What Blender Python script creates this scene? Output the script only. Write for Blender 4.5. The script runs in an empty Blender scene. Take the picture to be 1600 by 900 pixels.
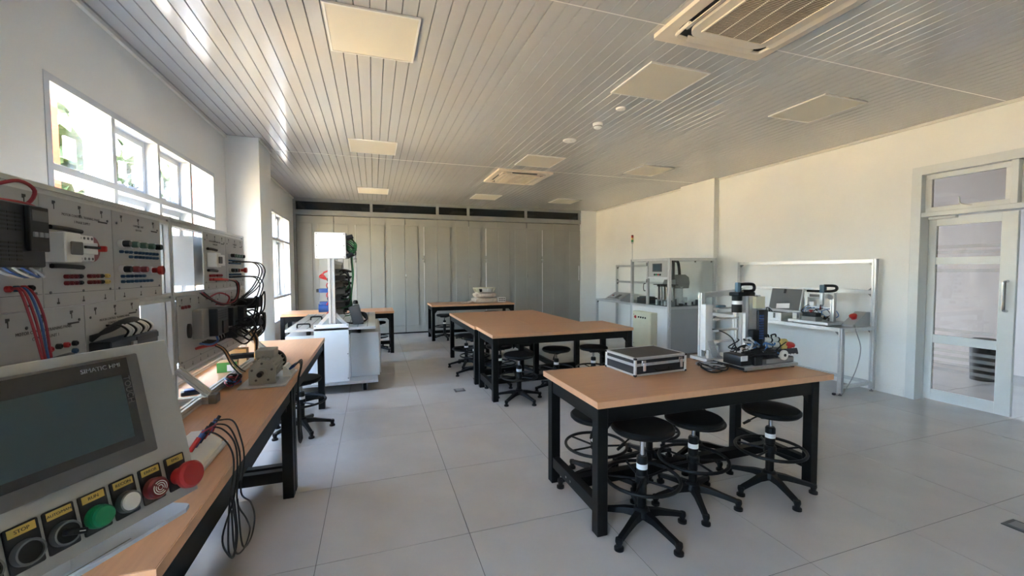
import bpy, bmesh, math, random
from mathutils import Vector, Matrix
random.seed(7)
R = math.radians
SC = bpy.context.scene
COL = SC.collection
# ---------------------------------------------------------------- camera
cd = bpy.data.cameras.new('camera')
cam = bpy.data.objects.new('camera', cd); COL.objects.link(cam)
cd.sensor_fit = 'HORIZONTAL'; cd.sensor_width = 36.0
cd.lens = 644.93 / 1600 * 36.0
cd.clip_start = 0.02; cd.clip_end = 300
YAW, PIT, ROL = 0.323735, -0.0423774, -0.0046361
fw = Vector((math.sin(YAW)*math.cos(PIT), math.cos(YAW)*math.cos(PIT), math.sin(PIT)))
rt = Vector((math.cos(YAW), -math.sin(YAW), 0)); up = rt.cross(fw)
r2 = rt*math.cos(ROL) + up*math.sin(ROL); u2 = up*math.cos(ROL) - rt*math.sin(ROL)
m = Matrix((r2, u2, -fw)).transposed().to_4x4(); m.translation = (0, 0, 1.5)
cam.matrix_world = m
SC.camera = cam
# ---------------------------------------------------------------- sky, sun, exposure
W = bpy.data.worlds.new('sky'); SC.world = W; W.use_nodes = True
nt = W.node_tree; nt.nodes.clear()
sky = nt.nodes.new('ShaderNodeTexSky'); sky.sky_type = 'NISHITA'; sky.sun_disc = False
sky.sun_elevation = R(52); sky.sun_rotation = R(140); sky.air_density = 1.0; sky.dust_density = 3.5
bg = nt.nodes.new('ShaderNodeBackground'); bg.inputs[1].default_value = 1.0
wo = nt.nodes.new('ShaderNodeOutputWorld')
nt.links.new(sky.outputs[0], bg.inputs[0]); nt.links.new(bg.outputs[0], wo.inputs[0])
sl = bpy.data.lights.new('sun', 'SUN'); sl.energy = 8.0; sl.angle = R(0.6); sl.color = (1.0, 0.93, 0.80)
so = bpy.data.objects.new('sun', sl); COL.objects.link(so)
so.rotation_euler = Vector((-0.40, 0.46, -0.80)).to_track_quat('-Z', 'Y').to_euler()
so.location = (6, -8, 14)
vs = SC.view_settings
vs.view_transform = 'Standard'; vs.look = 'None'; vs.gamma = 1.0; vs.use_curve_mapping = False
vs.exposure = 3.5
# ---------------------------------------------------------------- materials
def S(r, g, b):
    f = lambda c: (c/255/12.92) if c/255 <= 0.04045 else ((c/255+0.055)/1.055)**2.4
    return (f(r), f(g), f(b), 1.0)
def mat(name, col, rough=0.5, metal=0.0, var=0.06, scale=6.0, bump=0.0, bscale=120.0, spec=0.5, stretch=None, coat=0.0):
    mt = bpy.data.materials.new(name); mt.use_nodes = True
    n = mt.node_tree.nodes; l = mt.node_tree.links; b = n['Principled BSDF']
    b.inputs['Roughness'].default_value = rough; b.inputs['Metallic'].default_value = metal
    b.inputs['Specular IOR Level'].default_value = spec
    b.inputs['Coat Weight'].default_value = coat
    tc = n.new('ShaderNodeTexCoord'); mp = n.new('ShaderNodeMapping'); l.new(tc.outputs['Object'], mp.inputs[0])
    if stretch: mp.inputs['Scale'].default_value = stretch
    nz = n.new('ShaderNodeTexNoise'); nz.inputs['Scale'].default_value = scale; nz.inputs['Detail'].default_value = 5
    l.new(mp.outputs[0], nz.inputs['Vector'])
    rp = n.new('ShaderNodeValToRGB')
    rp.color_ramp.elements[0].position = 0.3; rp.color_ramp.elements[1].position = 0.7
    rp.color_ramp.elements[0].color = tuple(c*(1-var) for c in col[:3]) + (1,)
    rp.color_ramp.elements[1].color = tuple(min(1, c*(1+var)) for c in col[:3]) + (1,)
    l.new(nz.outputs['Fac'], rp.inputs[0]); l.new(rp.outputs[0], b.inputs['Base Color'])
    if bump:
        bn = n.new('ShaderNodeTexNoise'); bn.inputs['Scale'].default_value = bscale
        l.new(mp.outputs[0], bn.inputs['Vector'])
        bp = n.new('ShaderNodeBump'); bp.inputs['Strength'].default_value = bump; bp.inputs['Distance'].default_value = 0.002
        l.new(bn.outputs['Fac'], bp.inputs['Height']); l.new(bp.outputs[0], b.inputs['Normal'])
    return mt
def glass(name, tint=(0.93, 0.96, 0.96), gl=0.08, rough=0.0, frost=0.0):
    mt = bpy.data.materials.new(name); mt.use_nodes = True
    n = mt.node_tree.nodes; l = mt.node_tree.links; n.clear()
    o = n.new('ShaderNodeOutputMaterial'); t = n.new('ShaderNodeBsdfTransparent'); g = n.new('ShaderNodeBsdfGlossy')
    t.inputs[0].default_value = tint + (1,); g.inputs['Roughness'].default_value = rough
    fr = n.new('ShaderNodeLayerWeight'); fr.inputs[0].default_value = 0.5
    pw = n.new('ShaderNodeMath'); pw.operation = 'POWER'; pw.inputs[1].default_value = 5.0; l.new(fr.outputs['Facing'], pw.inputs[0])
    ad = n.new('ShaderNodeMath'); ad.operation = 'MULTIPLY_ADD'; ad.inputs[1].default_value = 0.9; ad.inputs[2].default_value = gl*0.5; l.new(pw.outputs[0], ad.inputs[0])
    mx = n.new('ShaderNodeMixShader'); l.new(ad.outputs[0], mx.inputs[0]); l.new(t.outputs[0], mx.inputs[1]); l.new(g.outputs[0], mx.inputs[2])
    last = mx
    if frost:
        d = n.new('ShaderNodeBsdfTranslucent'); d.inputs[0].default_value = (0.8, 0.85, 0.86, 1)
        d2 = n.new('ShaderNodeBsdfDiffuse'); d2.inputs[0].default_value = (0.75, 0.78, 0.78, 1)
        md = n.new('ShaderNodeMixShader'); md.inputs[0].default_value = 0.5; l.new(d.outputs[0], md.inputs[1]); l.new(d2.outputs[0], md.inputs[2])
        m2 = n.new('ShaderNodeMixShader'); m2.inputs[0].default_value = frost
        l.new(mx.outputs[0], m2.inputs[1]); l.new(md.outputs[0], m2.inputs[2]); last = m2
    l.new(last.outputs[0], o.inputs[0]); return mt
M = {}
M['wall'] = mat('white wall paint', S(234, 234, 231), 0.55, var=0.02, scale=2, bump=0.04, bscale=60)
M['tile'] = mat('grey porcelain tile', S(191, 187, 182), 0.24, var=0.05, scale=3, bump=0.02, bscale=300)
M['grout'] = mat('dark grout', S(96, 94, 92), 0.8)
M['plank'] = mat('glossy ceiling plank', S(186, 185, 183), 0.10, spec=0.75, var=0.03, scale=3, stretch=(1, 0.2, 1))
M['ceilback'] = mat('ceiling backing', S(120, 118, 116), 0.6)
M['trim'] = mat('white pvc trim', S(222, 220, 214), 0.35, var=0.02)
M['frame'] = mat('white aluminium frame', S(206, 210, 215), 0.35, var=0.02)
M['doorframe'] = mat('white door frame', S(218, 221, 220), 0.35, var=0.02)
M['glass'] = glass('clear glass')
M['doorglass'] = glass('bronze tinted door glass', (0.86, 0.82, 0.79))
M['frost'] = glass('frosted film', (0.97, 0.96, 0.95), frost=0.14)
M['film'] = glass('pale window film', (0.88, 0.94, 0.96), frost=0.35)
M['darkglass'] = mat('dark transom glass', S(20, 24, 28), 0.08, var=0.2)
M['partition'] = mat('grey painted partition', S(150, 150, 143), 0.42, var=0.05, scale=1.5, bump=0.03, bscale=40)
M['partframe'] = mat('grey partition frame', S(140, 142, 140), 0.4, var=0.04)
M['wood'] = mat('beech laminate top', S(192, 142, 104), 0.42, var=0.06, scale=14, stretch=(0.4, 6, 6), bump=0.02, bscale=200)
M['woodedge'] = mat('beech edge band', S(218, 166, 126), 0.45, var=0.05, scale=20)
M['blacksteel'] = mat('black powder coated steel', S(9, 9, 10), 0.5, spec=0.25, var=0.2, bump=0.05, bscale=400)
M['blackplastic'] = mat('black moulded plastic', S(13, 13, 14), 0.5, spec=0.3, var=0.2, bump=0.05, bscale=300)
M['blackseat'] = mat('black polyurethane seat', S(10, 10, 11), 0.55, spec=0.3, var=0.2, bump=0.2, bscale=250)
M['rubber'] = mat('black rubber cable', S(18, 18, 20), 0.5, var=0.2)
M['chrome'] = mat('chrome', S(200, 202, 205), 0.15, 1.0, var=0.03)
M['alu'] = mat('anodised aluminium', S(204, 206, 206), 0.36, 0.6, var=0.04, scale=30)
M['aludark'] = mat('dark aluminium and slot shade', S(120, 122, 122), 0.4, 0.7, var=0.05)  # plain darker metal on fittings; on slot strips the colour paints shade
M['whitemetal'] = mat('white coated sheet', S(208, 210, 211), 0.4, var=0.02)
M['panelwhite'] = mat('white panel face', S(170, 170, 168), 0.5, var=0.03)
M['hmiwhite'] = mat('light grey console sheet', S(176, 176, 172), 0.5, var=0.03, scale=20, bump=0.03, bscale=500)
M['hmibezel'] = mat('grey display bezel', S(104, 102, 98), 0.45, var=0.03)
M['hmiblack'] = mat('display glass border', S(18, 24, 32), 0.2, var=0.05)
M['hmiscreen'] = mat('blank teal display', S(44, 68, 74), 0.3, var=0.06, scale=8)
M['hmitext'] = mat('silver lettering', S(150, 156, 160), 0.5)
M['tray'] = mat('polished white tray', S(215, 225, 238), 0.12, var=0.02, coat=0.5)
M['label'] = mat('yellow legend plate', S(206, 176, 88), 0.5, var=0.05)
M['ink'] = mat('dark print', S(48, 46, 44), 0.6)
M['red'] = mat('red plastic', S(170, 32, 32), 0.4, var=0.08)
M['darkred'] = mat('dark red plastic', S(110, 22, 28), 0.35, var=0.08)
M['green'] = mat('green plastic', S(0, 128, 78), 0.35, var=0.08)
M['blue'] = mat('blue plastic', S(20, 62, 122), 0.4, var=0.08)
M['bluejack'] = mat('blue jack', S(34, 74, 108), 0.45, var=0.08)
M['tealdark'] = mat('grey blue plastic', S(74, 100, 118), 0.45, var=0.08)
M['greendull'] = mat('dull green cap', S(92, 122, 106), 0.45)
M['reddull'] = mat('dull red cap', S(132, 58, 56), 0.45)
M['yellow'] = mat('pale yellow plastic', S(214, 190, 112), 0.5, var=0.05)
M['white'] = mat('white plastic', S(228, 228, 224), 0.4, var=0.03)
M['anthracite'] = mat('anthracite plastic', S(40, 43, 50), 0.45, var=0.12)
M['greydark'] = mat('dark grey plastic', S(84, 84, 84), 0.5, var=0.08)
M['grey'] = mat('mid grey plastic', S(138, 138, 136), 0.5, var=0.06)
M['motorgrey'] = mat('grey cast motor', S(160, 160, 152), 0.5, var=0.06, bump=0.1, bscale=200)
M['beigebox'] = mat('beige enclosure', S(206, 203, 178), 0.5, var=0.03)
M['cabgrey'] = mat('grey cabinet panel', S(166, 168, 168), 0.45, var=0.03)
M['casegrey'] = mat('grey foam', S(112, 112, 110), 0.9, var=0.06, bump=0.3, bscale=400)
M['caseblack'] = mat('black textured case sheet', S(32, 32, 36), 0.5, var=0.15, bump=0.2, bscale=500)
M['casetop'] = mat('dark brown grey case top', S(58, 54, 50), 0.55, var=0.1, bump=0.2, bscale=500)
M['cardboard'] = mat('cardboard', S(182, 146, 100), 0.75, var=0.06)
M['greenbox'] = mat('green carton', S(84, 150, 70), 0.6, var=0.05)
M['paper'] = mat('white paper', S(236, 236, 236), 0.7, var=0.02)
M['bag'] = mat('beige plastic wrap', S(206, 190, 172), 0.35, var=0.12, scale=25, bump=0.6, bscale=40)
M['diffuser'] = mat('cream light diffuser', S(214, 206, 188), 0.4, var=0.01)
M['acbody'] = mat('cream ac plastic', S(222, 210, 192), 0.4, var=0.02)
M['acgrille'] = mat('tan ac filter', S(122, 98, 76), 0.6, var=0.08)
M['cableR'] = mat('red cable', S(150, 40, 50), 0.5)
M['cableB'] = mat('blue cable', S(58, 92, 150), 0.5)
M['cableG'] = mat('grey cable', S(160, 160, 160), 0.5)
M['cablegreen'] = mat('green cable', S(28, 92, 52), 0.5)
M['cableY'] = mat('tan cable', S(180, 140, 96), 0.5)
M['bluetube'] = mat('blue air tube', S(70, 120, 176), 0.35)
M['cleartube'] = mat('clear tube', S(200, 204, 206), 0.3)
M['concrete'] = mat('sunlit pale paving', S(198, 168, 118), 0.8, var=0.1, scale=1.5)
M['rust'] = mat('orange brown painted column', S(112, 52, 36), 0.8, var=0.1, spec=0.05)
M['leaf'] = mat('leaf', S(40, 52, 36), 0.8, var=0.35, scale=2, spec=0.03)
M['bark'] = mat('bark', S(96, 80, 66), 0.9, var=0.2, scale=20)
M['facade'] = mat('pale render', S(224, 226, 226), 0.7, var=0.03)
M['facadewin'] = mat('far window', S(70, 84, 92), 0.2, var=0.1)
M['corridor'] = mat('corridor paint', S(200, 193, 188), 0.6, var=0.02)
# ---------------------------------------------------------------- mesh helpers
class MB:
    def __init__(s): s.bm = bmesh.new()
    def box(s, x0, x1, y0, y1, z0, z1, b=0.0, seg=2, mx=None):
        r = bmesh.ops.create_cube(s.bm, size=1.0); vs_ = r['verts']
        bmesh.ops.scale(s.bm, vec=(x1-x0, y1-y0, z1-z0), verts=vs_)
        bmesh.ops.translate(s.bm, vec=((x0+x1)/2, (y0+y1)/2, (z0+z1)/2), verts=vs_)
        if mx is not None: bmesh.ops.transform(s.bm, matrix=mx, verts=vs_)
        if b > 0:
            es = list({e for v in vs_ for e in v.link_edges})
            bmesh.ops.bevel(s.bm, geom=es, offset=b, segments=seg, affect='EDGES', profile=0.5)
        return s
    def ring(s, c, ax1, ax2, r, n):
        return [s.bm.verts.new(c + ax1*(r*math.cos(2*math.pi*i/n)) + ax2*(r*math.sin(2*math.pi*i/n))) for i in range(n)]
    def skin(s, rings, cap=True, closed=False):
        k = len(rings)
        for a in range(k if closed else k-1):
            A, B = rings[a], rings[(a+1) % k]; n = len(A)
            for i in range(n):
                s.bm.faces.new((A[i], A[(i+1) % n], B[(i+1) % n], B[i]))
        if cap and not closed:
            s.bm.faces.new(list(reversed(rings[0]))); s.bm.faces.new(rings[-1])
    def axes(s, d):
        d = d.normalized(); h = Vector((0, 0, 1)) if abs(d.z) < 0.9 else Vector((1, 0, 0))
        a = h.cross(d).normalized(); return a, d.cross(a)
    def cyl(s, p0, p1, r0, r1=None, n=16):
        p0, p1 = Vector(p0), Vector(p1); r1 = r0 if r1 is None else r1
        a, b = s.axes(p1-p0); s.skin([s.ring(p0, a, b, r0, n), s.ring(p1, a, b, r1, n)]); return s
    def lathe(s, prof, c=(0, 0, 0), d=(0, 0, 1), n=24):
        c, d = Vector(c), Vector(d).normalized(); a, b = s.axes(d)
        s.skin([s.ring(c + d*h, a, b, max(r, 1e-4), n) for r, h in prof]); return s
    def tube(s, pts, r, n=8, smooth=4, closed=False):
        P = [Vector(p) for p in pts]
        if smooth > 1 and len(P) > 2:
            Q = []; L = len(P)
            for i in range(L if closed else L-1):
                p0 = P[(i-1) % L] if (closed or i > 0) else P[0]*2-P[1]
                p1, p2 = P[i], P[(i+1) % L]
                p3 = P[(i+2) % L] if (closed or i+2 < L) else p2*2-p1
                for k in range(smooth):
                    t = k/smooth
                    Q.append(0.5*((2*p1)+(p2-p0)*t+(2*p0-5*p1+4*p2-p3)*t*t+(3*p1-p0-3*p2+p3)*t**3))
            if not closed: Q.append(P[-1])
            P = Q
        rings = []; prev = None; L = len(P)
        for i in range(L):
            if closed: d = P[(i+1) % L]-P[i-1]
            else: d = P[min(i+1, L-1)]-P[max(i-1, 0)]
            if d.length < 1e-7: d = Vector((0, 0, 1))
            d.normalize()
            if prev is None: a, b = s.axes(d)
            else:
                a = prev - d*prev.dot(d)
                if a.length < 1e-5: a, b = s.axes(d)
                a.normalize(); b = d.cross(a)
            prev = a; rings.append(s.ring(P[i], a, b, r, n))
        s.skin(rings, closed=closed); return s
    def poly(s, pts, vec):
        vec = Vector(vec); A = [s.bm.verts.new(Vector(p)) for p in pts]; B = [s.bm.verts.new(Vector(p)+vec) for p in pts]
        n = len(A)
        for i in range(n): s.bm.faces.new((A[i], A[(i+1) % n], B[(i+1) % n], B[i]))
        s.bm.faces.new(list(reversed(A))); s.bm.faces.new(B); return s
    def prof(s, p0, p1, w, up=None):
        # slotted aluminium extrusion
        p0, p1 = Vector(p0), Vector(p1); d = (p1-p0).normalized()
        if up is None: up = Vector((0, 0, 1)) if abs(d.z) < 0.9 else Vector((1, 0, 0))
        a = Vector(up).cross(d).normalized(); b = d.cross(a)
        h = w/2; g = w*0.12; k = w*0.2
        side = [(-h, h), (-g, h), (-g, h-k), (g, h-k), (g, h)]
        pts = []
        for q in range(4):
            c, sn = [(1, 0), (0, -1), (-1, 0), (0, 1)][q]
            pts += [(x*c - y*sn, x*sn + y*c) for x, y in side]
        s.poly([p0 + a*x + b*y for x, y in pts], p1-p0); return s
    def grid(s, x0, x1, y0, y1, z): 
        s.bm.faces.new([s.bm.verts.new(v) for v in ((x0, y0, z), (x1, y0, z), (x1, y1, z), (x0, y1, z))]); return s
    def mesh(s, name, mt, ang=29):
        bmesh.ops.recalc_face_normals(s.bm, faces=s.bm.faces)
        me = bpy.data.meshes.new(name); s.bm.to_mesh(me); s.bm.free()
        me.materials.append(M[mt] if isinstance(mt, str) else mt)
        for p in me.polygons: p.use_smooth = True
        me.set_sharp_from_angle(angle=R(ang))
        return me
    def build(s, name, mt, parent=None, loc=None, ang=29):
        return obj(name, s.mesh(name, mt, ang), parent, loc)
def obj(name, me, parent=None, loc=None, rot=None):
    o = bpy.data.objects.new(name, me); COL.objects.link(o)
    if parent: o.parent = parent
    if loc: o.location = loc
    if rot: o.rotation_euler = rot
    return o
def tag(o, label, cat, group=None):
    o['label'] = label; o['category'] = cat
    if group: o['group'] = group
    return o
def thing(name, label, cat, loc=(0, 0, 0), rz=0.0, group=None):
    o = bpy.data.objects.new(name, None); COL.objects.link(o); o.empty_display_size = 0.1
    o.location = loc; o.rotation_euler = (0, 0, rz); return tag(o, label, cat, group)
def struct(o): o['kind'] = 'structure'; return o
CACHE = {}
def part(key, name, mt, parent, fn, loc=None, rot=None, ang=29):
    if key not in CACHE:
        b = MB(); fn(b); CACHE[key] = b.mesh(name, mt, ang)
    return obj(name, CACHE[key], parent, loc, rot)
def text(s, size, mt, parent, mx, name='lettering', align='CENTER', ext=0.0002):
    cu = bpy.data.curves.new('t', 'FONT'); cu.body = s; cu.size = size; cu.align_x = align; cu.align_y = 'CENTER'; cu.extrude = ext
    cu.resolution_u = 3
    t = bpy.data.objects.new('t', cu); COL.objects.link(t)
    me = bpy.data.meshes.new_from_object(t); bpy.data.objects.remove(t); bpy.data.curves.remove(cu)
    me.materials.clear(); me.materials.append(M[mt]); me.transform(mx)
    return obj(name, me, parent)
def frame_mx(ux, uy, o):
    ux, uy = Vector(ux).normalized(), Vector(uy).normalized()
    mm = Matrix((ux, uy, ux.cross(uy))).transposed().to_4x4(); mm.translation = Vector(o); return mm
def loops(c, r, n, seed, flat=0.4, zs=0.05):
    rn = random.Random(seed); out = []
    for i in range(n*7):
        a = 2*math.pi*i/7 + rn.uniform(-.2, .2); rr = r*rn.uniform(0.7, 1.15)
        out.append((c[0]+rr*math.cos(a), c[1]+rr*flat*math.sin(a), max(c[2], c[2]+rn.uniform(0, zs))))
    return out
# ================================================================ the room
XL, XR, YB, YF, ZC = -1.645, 5.86, 10.2, -2.4, 3.12
# floor with tiles
fl = struct(MB().box(XL, 8.6, YF, 10.35, -0.16, -0.003).build('floor', 'grout'))
P = 0.8; gx0 = -0.305-0.8*2; gy0 = 1.46-0.8*5; g = 0.0016
i = 0
for ix in range(0, 14):
    for iy in range(0, 17):
        x0, x1 = max(gx0+ix*P, XL), min(gx0+(ix+1)*P, 8.5); y0, y1 = max(gy0+iy*P, YF), min(gy0+(iy+1)*P, 10.3)
        if x1-x0 < .02 or y1-y0 < .02: continue
        if x0 > 5.9 and (y0 > 6.6): continue
        w, d = round(x1-x0-2*g, 4), round(y1-y0-2*g, 4)
        part(('tile', w, d), 'tile', 'tile', fl, lambda b: b.box(0, w, 0, d, -0.002, 0.0, 0.0006, 1), (x0+g, y0+g, 0))
# ceiling with planks
ce = struct(MB().box(XL-0.2, 8.7, YF-0.2, 10.4, 3.132, 3.34).build('ceiling', 'ceilback'))
PW = 0.0953
k0 = math.ceil((XL+0.277)/PW)-1
secs = [(YF, 2.335), (2.335, 6.30), (6.30, 10.2)]
def plankfn(w, L):
    def f(b):
        e = min(.0045, w/4)
        b.poly([(0.0008, 0, 0.008), (e, 0, 0.0), (w-e, 0, 0.0), (w-0.0008, 0, 0.008)], (0, L, 0))
    return f
for k in range(k0, k0+82):
    xa = max(-0.277+k*PW, XL); xb = min(-0.277+(k+1)*PW, XR)
    if xb-xa < 0.01: continue
    for (ya, yb) in secs:
        w, L = round(xb-xa, 4), round(yb-ya, 4)
        part(('plank', w, L), 'ceiling_plank', 'plank', ce, plankfn(w, L), (xa, ya, ZC))
struct(MB().box(XL, XR, 2.331, 2.339, 3.1175, 3.1195, 0.001, 1).build('trim_1', 'trim'))
struct(MB().box(XL, XR, 6.295, 6.305, 3.1175, 3.1195, 0.001, 1).build('trim_2', 'trim'))
def cornice(name, x0, x1, y0, y1): struct(MB().box(x0, x1, y0, y1, 3.085, 3.1195, 0.004, 1).build(name, 'trim'))
cornice('trim_3', XL, XL+0.028, YF, 5.77); cornice('trim_4', XL, XL+0.028, 6.36, 10.15); cornice('trim_5', XR-0.022, XR, YF, 5.85)
cornice('trim_6', XR-0.022, XR, 6.70, 10.2); cornice('trim_7', -1.287, -1.265, 5.77, 6.36)
# left wall with window openings
WT = 0.20
def wall_boxes(x0, x1, y0, y1, ztop, holes):
    b = MB(); ys = y0
    for (a, c, z0, z1) in sorted(holes):
        if a > ys: b.box(x0, x1, ys, a, -0.003, ztop)
        if z0 > 0: b.box(x0, x1, a, c, -0.003, z0)
        if z1 < ztop: b.box(x0, x1, a, c, z1, ztop)
        ys = c
    if ys < y1: b.box(x0, x1, ys, y1, -0.003, ztop)
    return b
wins = [(2.91, 5.40), (7.16, 9.65), (-1.35, 0.52)]  # last opening is an added, unseen window that brightens the near end
WZ0, WZ1 = 0.57, 2.58
struct(wall_boxes(XL-WT, XL, YF, 10.35, 3.132, [(a, b, WZ0, WZ1) for a, b in wins]).build('wall_left', 'wall'))
struct(MB().box(XL, -1.287, 5.77, 6.36, 0, 3.1195, 0.004, 1).build('wall_left_column', 'wall'))
def window(idx, ya, yb, main=False):
    root = bpy.data.objects.new('window_%d' % idx, None); COL.objects.link(root); struct(root); root.location = (XL, ya, WZ0)
    Wd, H = yb-ya, WZ1-WZ0; t = 0.042; nc = round(Wd/0.6225); cw = Wd/nc; zs = [0, 0.46, 1.51, H]
    b = MB(); D0, D1 = -0.155, 0.004
    b.box(D0, D1, 0, Wd, 0, t); b.box(D0, D1, 0, Wd, H-t, H); b.box(D0, D1, 0, t, t, H-t); b.box(D0, D1, Wd-t, Wd, t, H-t)
    b.build('window_frame', 'frame', root)
    for j in range(1, nc):
        MB().box(D0, 0.002, j*cw-t/2, j*cw+t/2, t, H-t, 0.002, 1).build('mullion', 'frame', root)
    for z in zs[1:3]:
        MB().box(D0+0.001, 0.003, t, Wd-t, z-t/2, z+t/2, 0.002, 1).build('transom_bar', 'frame', root)
    for c in range(nc):
        for r in range(3):
            a0 = c*cw+t/2+(t/2 if c == 0 else 0); a1 = (c+1)*cw-t/2-(t/2 if c == nc-1 else 0)
            z0 = zs[r]+t/2+(t/2 if r == 0 else 0); z1 = zs[r+1]-t/2-(t/2 if r == 2 else 0)
            xg = -0.115
            if c in (1, 2) and r > 0:
                s = 0.045
                q = MB(); q.box(xg-.02, xg+.03, a0, a1, z0, z0+s); q.box(xg-.02, xg+.03, a0, a1, z1-s, z1)
                q.box(xg-.02, xg+.03, a0, a0+s, z0+s, z1-s); q.box(xg-.02, xg+.03, a1-s, a1, z0+s, z1-s)
                sh = q.build('sash', 'frame', root)
                ym = (a0+a1)/2+.08
                MB().tube([(xg+.035, ym-.06, z0+.04), (xg+.055, ym-.02, z0+.035), (xg+.05, ym+.05, z0+.06), (xg+.035, ym+.09, z0+.12), (xg+.03, ym+.1, z0+.17)], .007, 8).build('stay_handle', 'frame', sh)
                a0 += s; a1 -= s; z0 += s; z1 -= s
            MB().box(xg-.003, xg+.003, a0, a1, z0, z1).build('pane', 'film' if (r == 1 and c in (1, 2)) else 'glass', root)
    return root
for n_, (a, b_) in enumerate(wins): window(n_+1, a, b_)  # the final one is made up for its daylight, behind the camera
# back wall, partition, transom
struct(MB().box(XL-WT, 6.06, 10.3, 10.45, 0, 3.132).build('wall_back', 'darkglass'))
struct(MB().box(5.39, 5.859, 10.12, 10.299, 0, 3.119).build('wall_back_return', 'wall'))
b = MB()
b.box(XL, 5.39, 10.13, 10.25, 3.055, 3.119); b.box(XL, 5.39, 10.13, 10.25, 2.755, 2.865, 0.006, 1)
b.box(XL, XL+.05, 10.13, 10.25, 2.865, 3.055)
fr = struct(b.build('trim_8', 'partframe'))
mx_ = [-1.595, -0.02, 1.504, 2.266, 3.798, 5.352]
for x in mx_[1:]: MB().box(x-.03, x+.03, 10.135, 10.245, 2.866, 3.054).build('mullion', 'partframe', fr)
for j in range(5): MB().box(mx_[j]+.031, mx_[j+1]-.031, 10.185, 10.191, 2.868, 3.052).build('pane', 'darkglass', fr)
struct(MB().box(XL, XL+.055, 10.13, 10.25, 0, 2.754, .004, 1).build('trim_9', 'partframe'))
pt = thing('folding_partition', 'grey steel folding partition of tall panelled leaves across the back wall', 'partition', (0, 10.16, 0))
edges = [-1.585, -0.835, -0.05, 0.725, 1.5, 2.27, 3.045, 3.815, 4.59, 5.385]
for j in range(9):
    a, c = edges[j]+.003, edges[j+1]-.003
    lf = MB().box(a, c, 0.012, 0.05, 0.03, 2.742, .003, 1).build('leaf', 'partition', pt)
    MB().box(a+.0, a+.305, -.004, 0.0119, 0.19, 2.57, .004, 1).build('raised_panel', 'partition', lf)
    MB().box(c-.315, c, -.004, 0.0119, 0.19, 2.57, .004, 1).build('raised_panel', 'partition', lf)
    if j % 2 == 1:
        MB().tube([(a+.012, -.0105, 1.44), (a+.012, -.04, 1.425), (a+.012, -.04, 1.34), (a+.012, -.0105, 1.325)], .007, 8, 3).build('handle', 'chrome', lf)
        q = MB(); q.box(c-.33, c-.318, -.012, 0.0119, 1.70, 1.87); q.box(c-.37, c-.30, -.016, -.006, 1.77, 1.79); q.build('latch', 'chrome', lf)
        MB().box(a-.008, a+.014, -.012, .0119, 2.60, 2.74, .003, 1).build('hinge', 'aludark', lf)
        MB().box(c-.329, c-.318, -.010, .0119, .19, 2.56, .002, 1).build('lit_edge_strip', 'alu', lf)  # pale metal strip imitates window light caught by the panel edge
    if j == 8: MB().box(c-.05, c-.03, -.02, .0, 1.22, 1.62, .004, 1).build('pull_bar', 'alu', lf)
MB().box(-1.585, 5.385, 0.015, 0.05, 0.0, 0.029).build('bottom_gap_shade', 'blacksteel', pt)  # black strip stands in for the dark gap beneath the leaves
# right wall with door opening
DY0, DY1, DZ = 1.35, 3.03, 2.61
struct(wall_boxes(XR, XR+.2, YF, 10.35, 3.132, [(DY0, DY1, 0, DZ)]).build('wall_right', 'wall'))
struct(MB().box(5.75, XR, 5.85, 6.70, 0, 3.1195, .003, 1).build('wall_right_pilaster', 'wall'))
struct(MB().box(XL-WT, 6.06, YF-.2, YF, 0, 3.132).build('wall_front', 'partition'))
struct(MB().box(XR-.008, XR, 3.07, 5.85, 0.0, 0.09, .002, 1).build('baseboard_right', 'wall'))
# door frame, transom windows and leaf
df = bpy.data.objects.new('door_1', None); COL.objects.link(df); struct(df); df.location = (XR, 0, 0)
q = MB(); q.box(-.012, .205, DY1-.062, DY1, 0, DZ); q.box(-.012, .205, DY0, DY0+.062, 0, DZ); q.box(-.012, .205, DY0+.062, DY1-.062, DZ-.062, DZ)
q.build('door_frame', 'doorframe', df)
MB().box(-.008, .2, DY1, DY1+.03, 0, DZ+.03, .003, 1).build('architrave', 'doorframe', df)
MB().box(-.008, .0, DY0-.03, DY1, DZ, DZ+.03, .002, 1).build('architrave', 'doorframe', df)
MB().box(-.004, .2, DY0+.062, DY1-.062, 2.075, 2.125, .003, 1).build('transom_bar', 'doorframe', df)
MB().box(0, .2, 2.235, 2.285, 2.126, DZ-.063, .003, 1).build('mullion', 'doorframe', df)
for (ya, yb) in ((2.287, 2.966), (1.414, 2.233)):
    q = MB(); s = .055; z0, z1 = 2.127, 2.546
    q.box(.06, .1, ya, yb, z0, z0+s, .003, 1); q.box(.06, .1, ya, yb, z1-s, z1, .003, 1); q.box(.06, .1, ya, ya+s, z0+s, z1-s); q.box(.06, .1, yb-s, yb, z0+s, z1-s)
    sh = q.build('sash', 'doorframe', df)
    MB().box(.078, .084, ya+s, yb-s, z0+s, z1-s).build('pane', 'doorglass', sh)
    MB().tube([(.055, (ya+yb)/2-.05, z0+.03), (.03, (ya+yb)/2-.02, z0+.035), (.03, (ya+yb)/2+.03, z0+.06), (.04, (ya+yb)/2+.045, z0+.13)], .007, 8).build('stay_handle', 'white', sh)
q = MB(); ya, yb = 2.275, 2.966; s = .07
q.box(.14, .18, ya, ya+.115, .012, 2.065, .003, 1); q.box(.14, .18, yb-s, yb, .012, 2.065, .003, 1)
rails = [(.012, .13), (.665, .755), (1.545, 1.625), (1.975, 2.065)]
for z0, z1 in rails: q.box(.141, .179, ya+.115, yb-s, z0, z1)
lf = q.build('door_leaf', 'doorframe', df)
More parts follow.
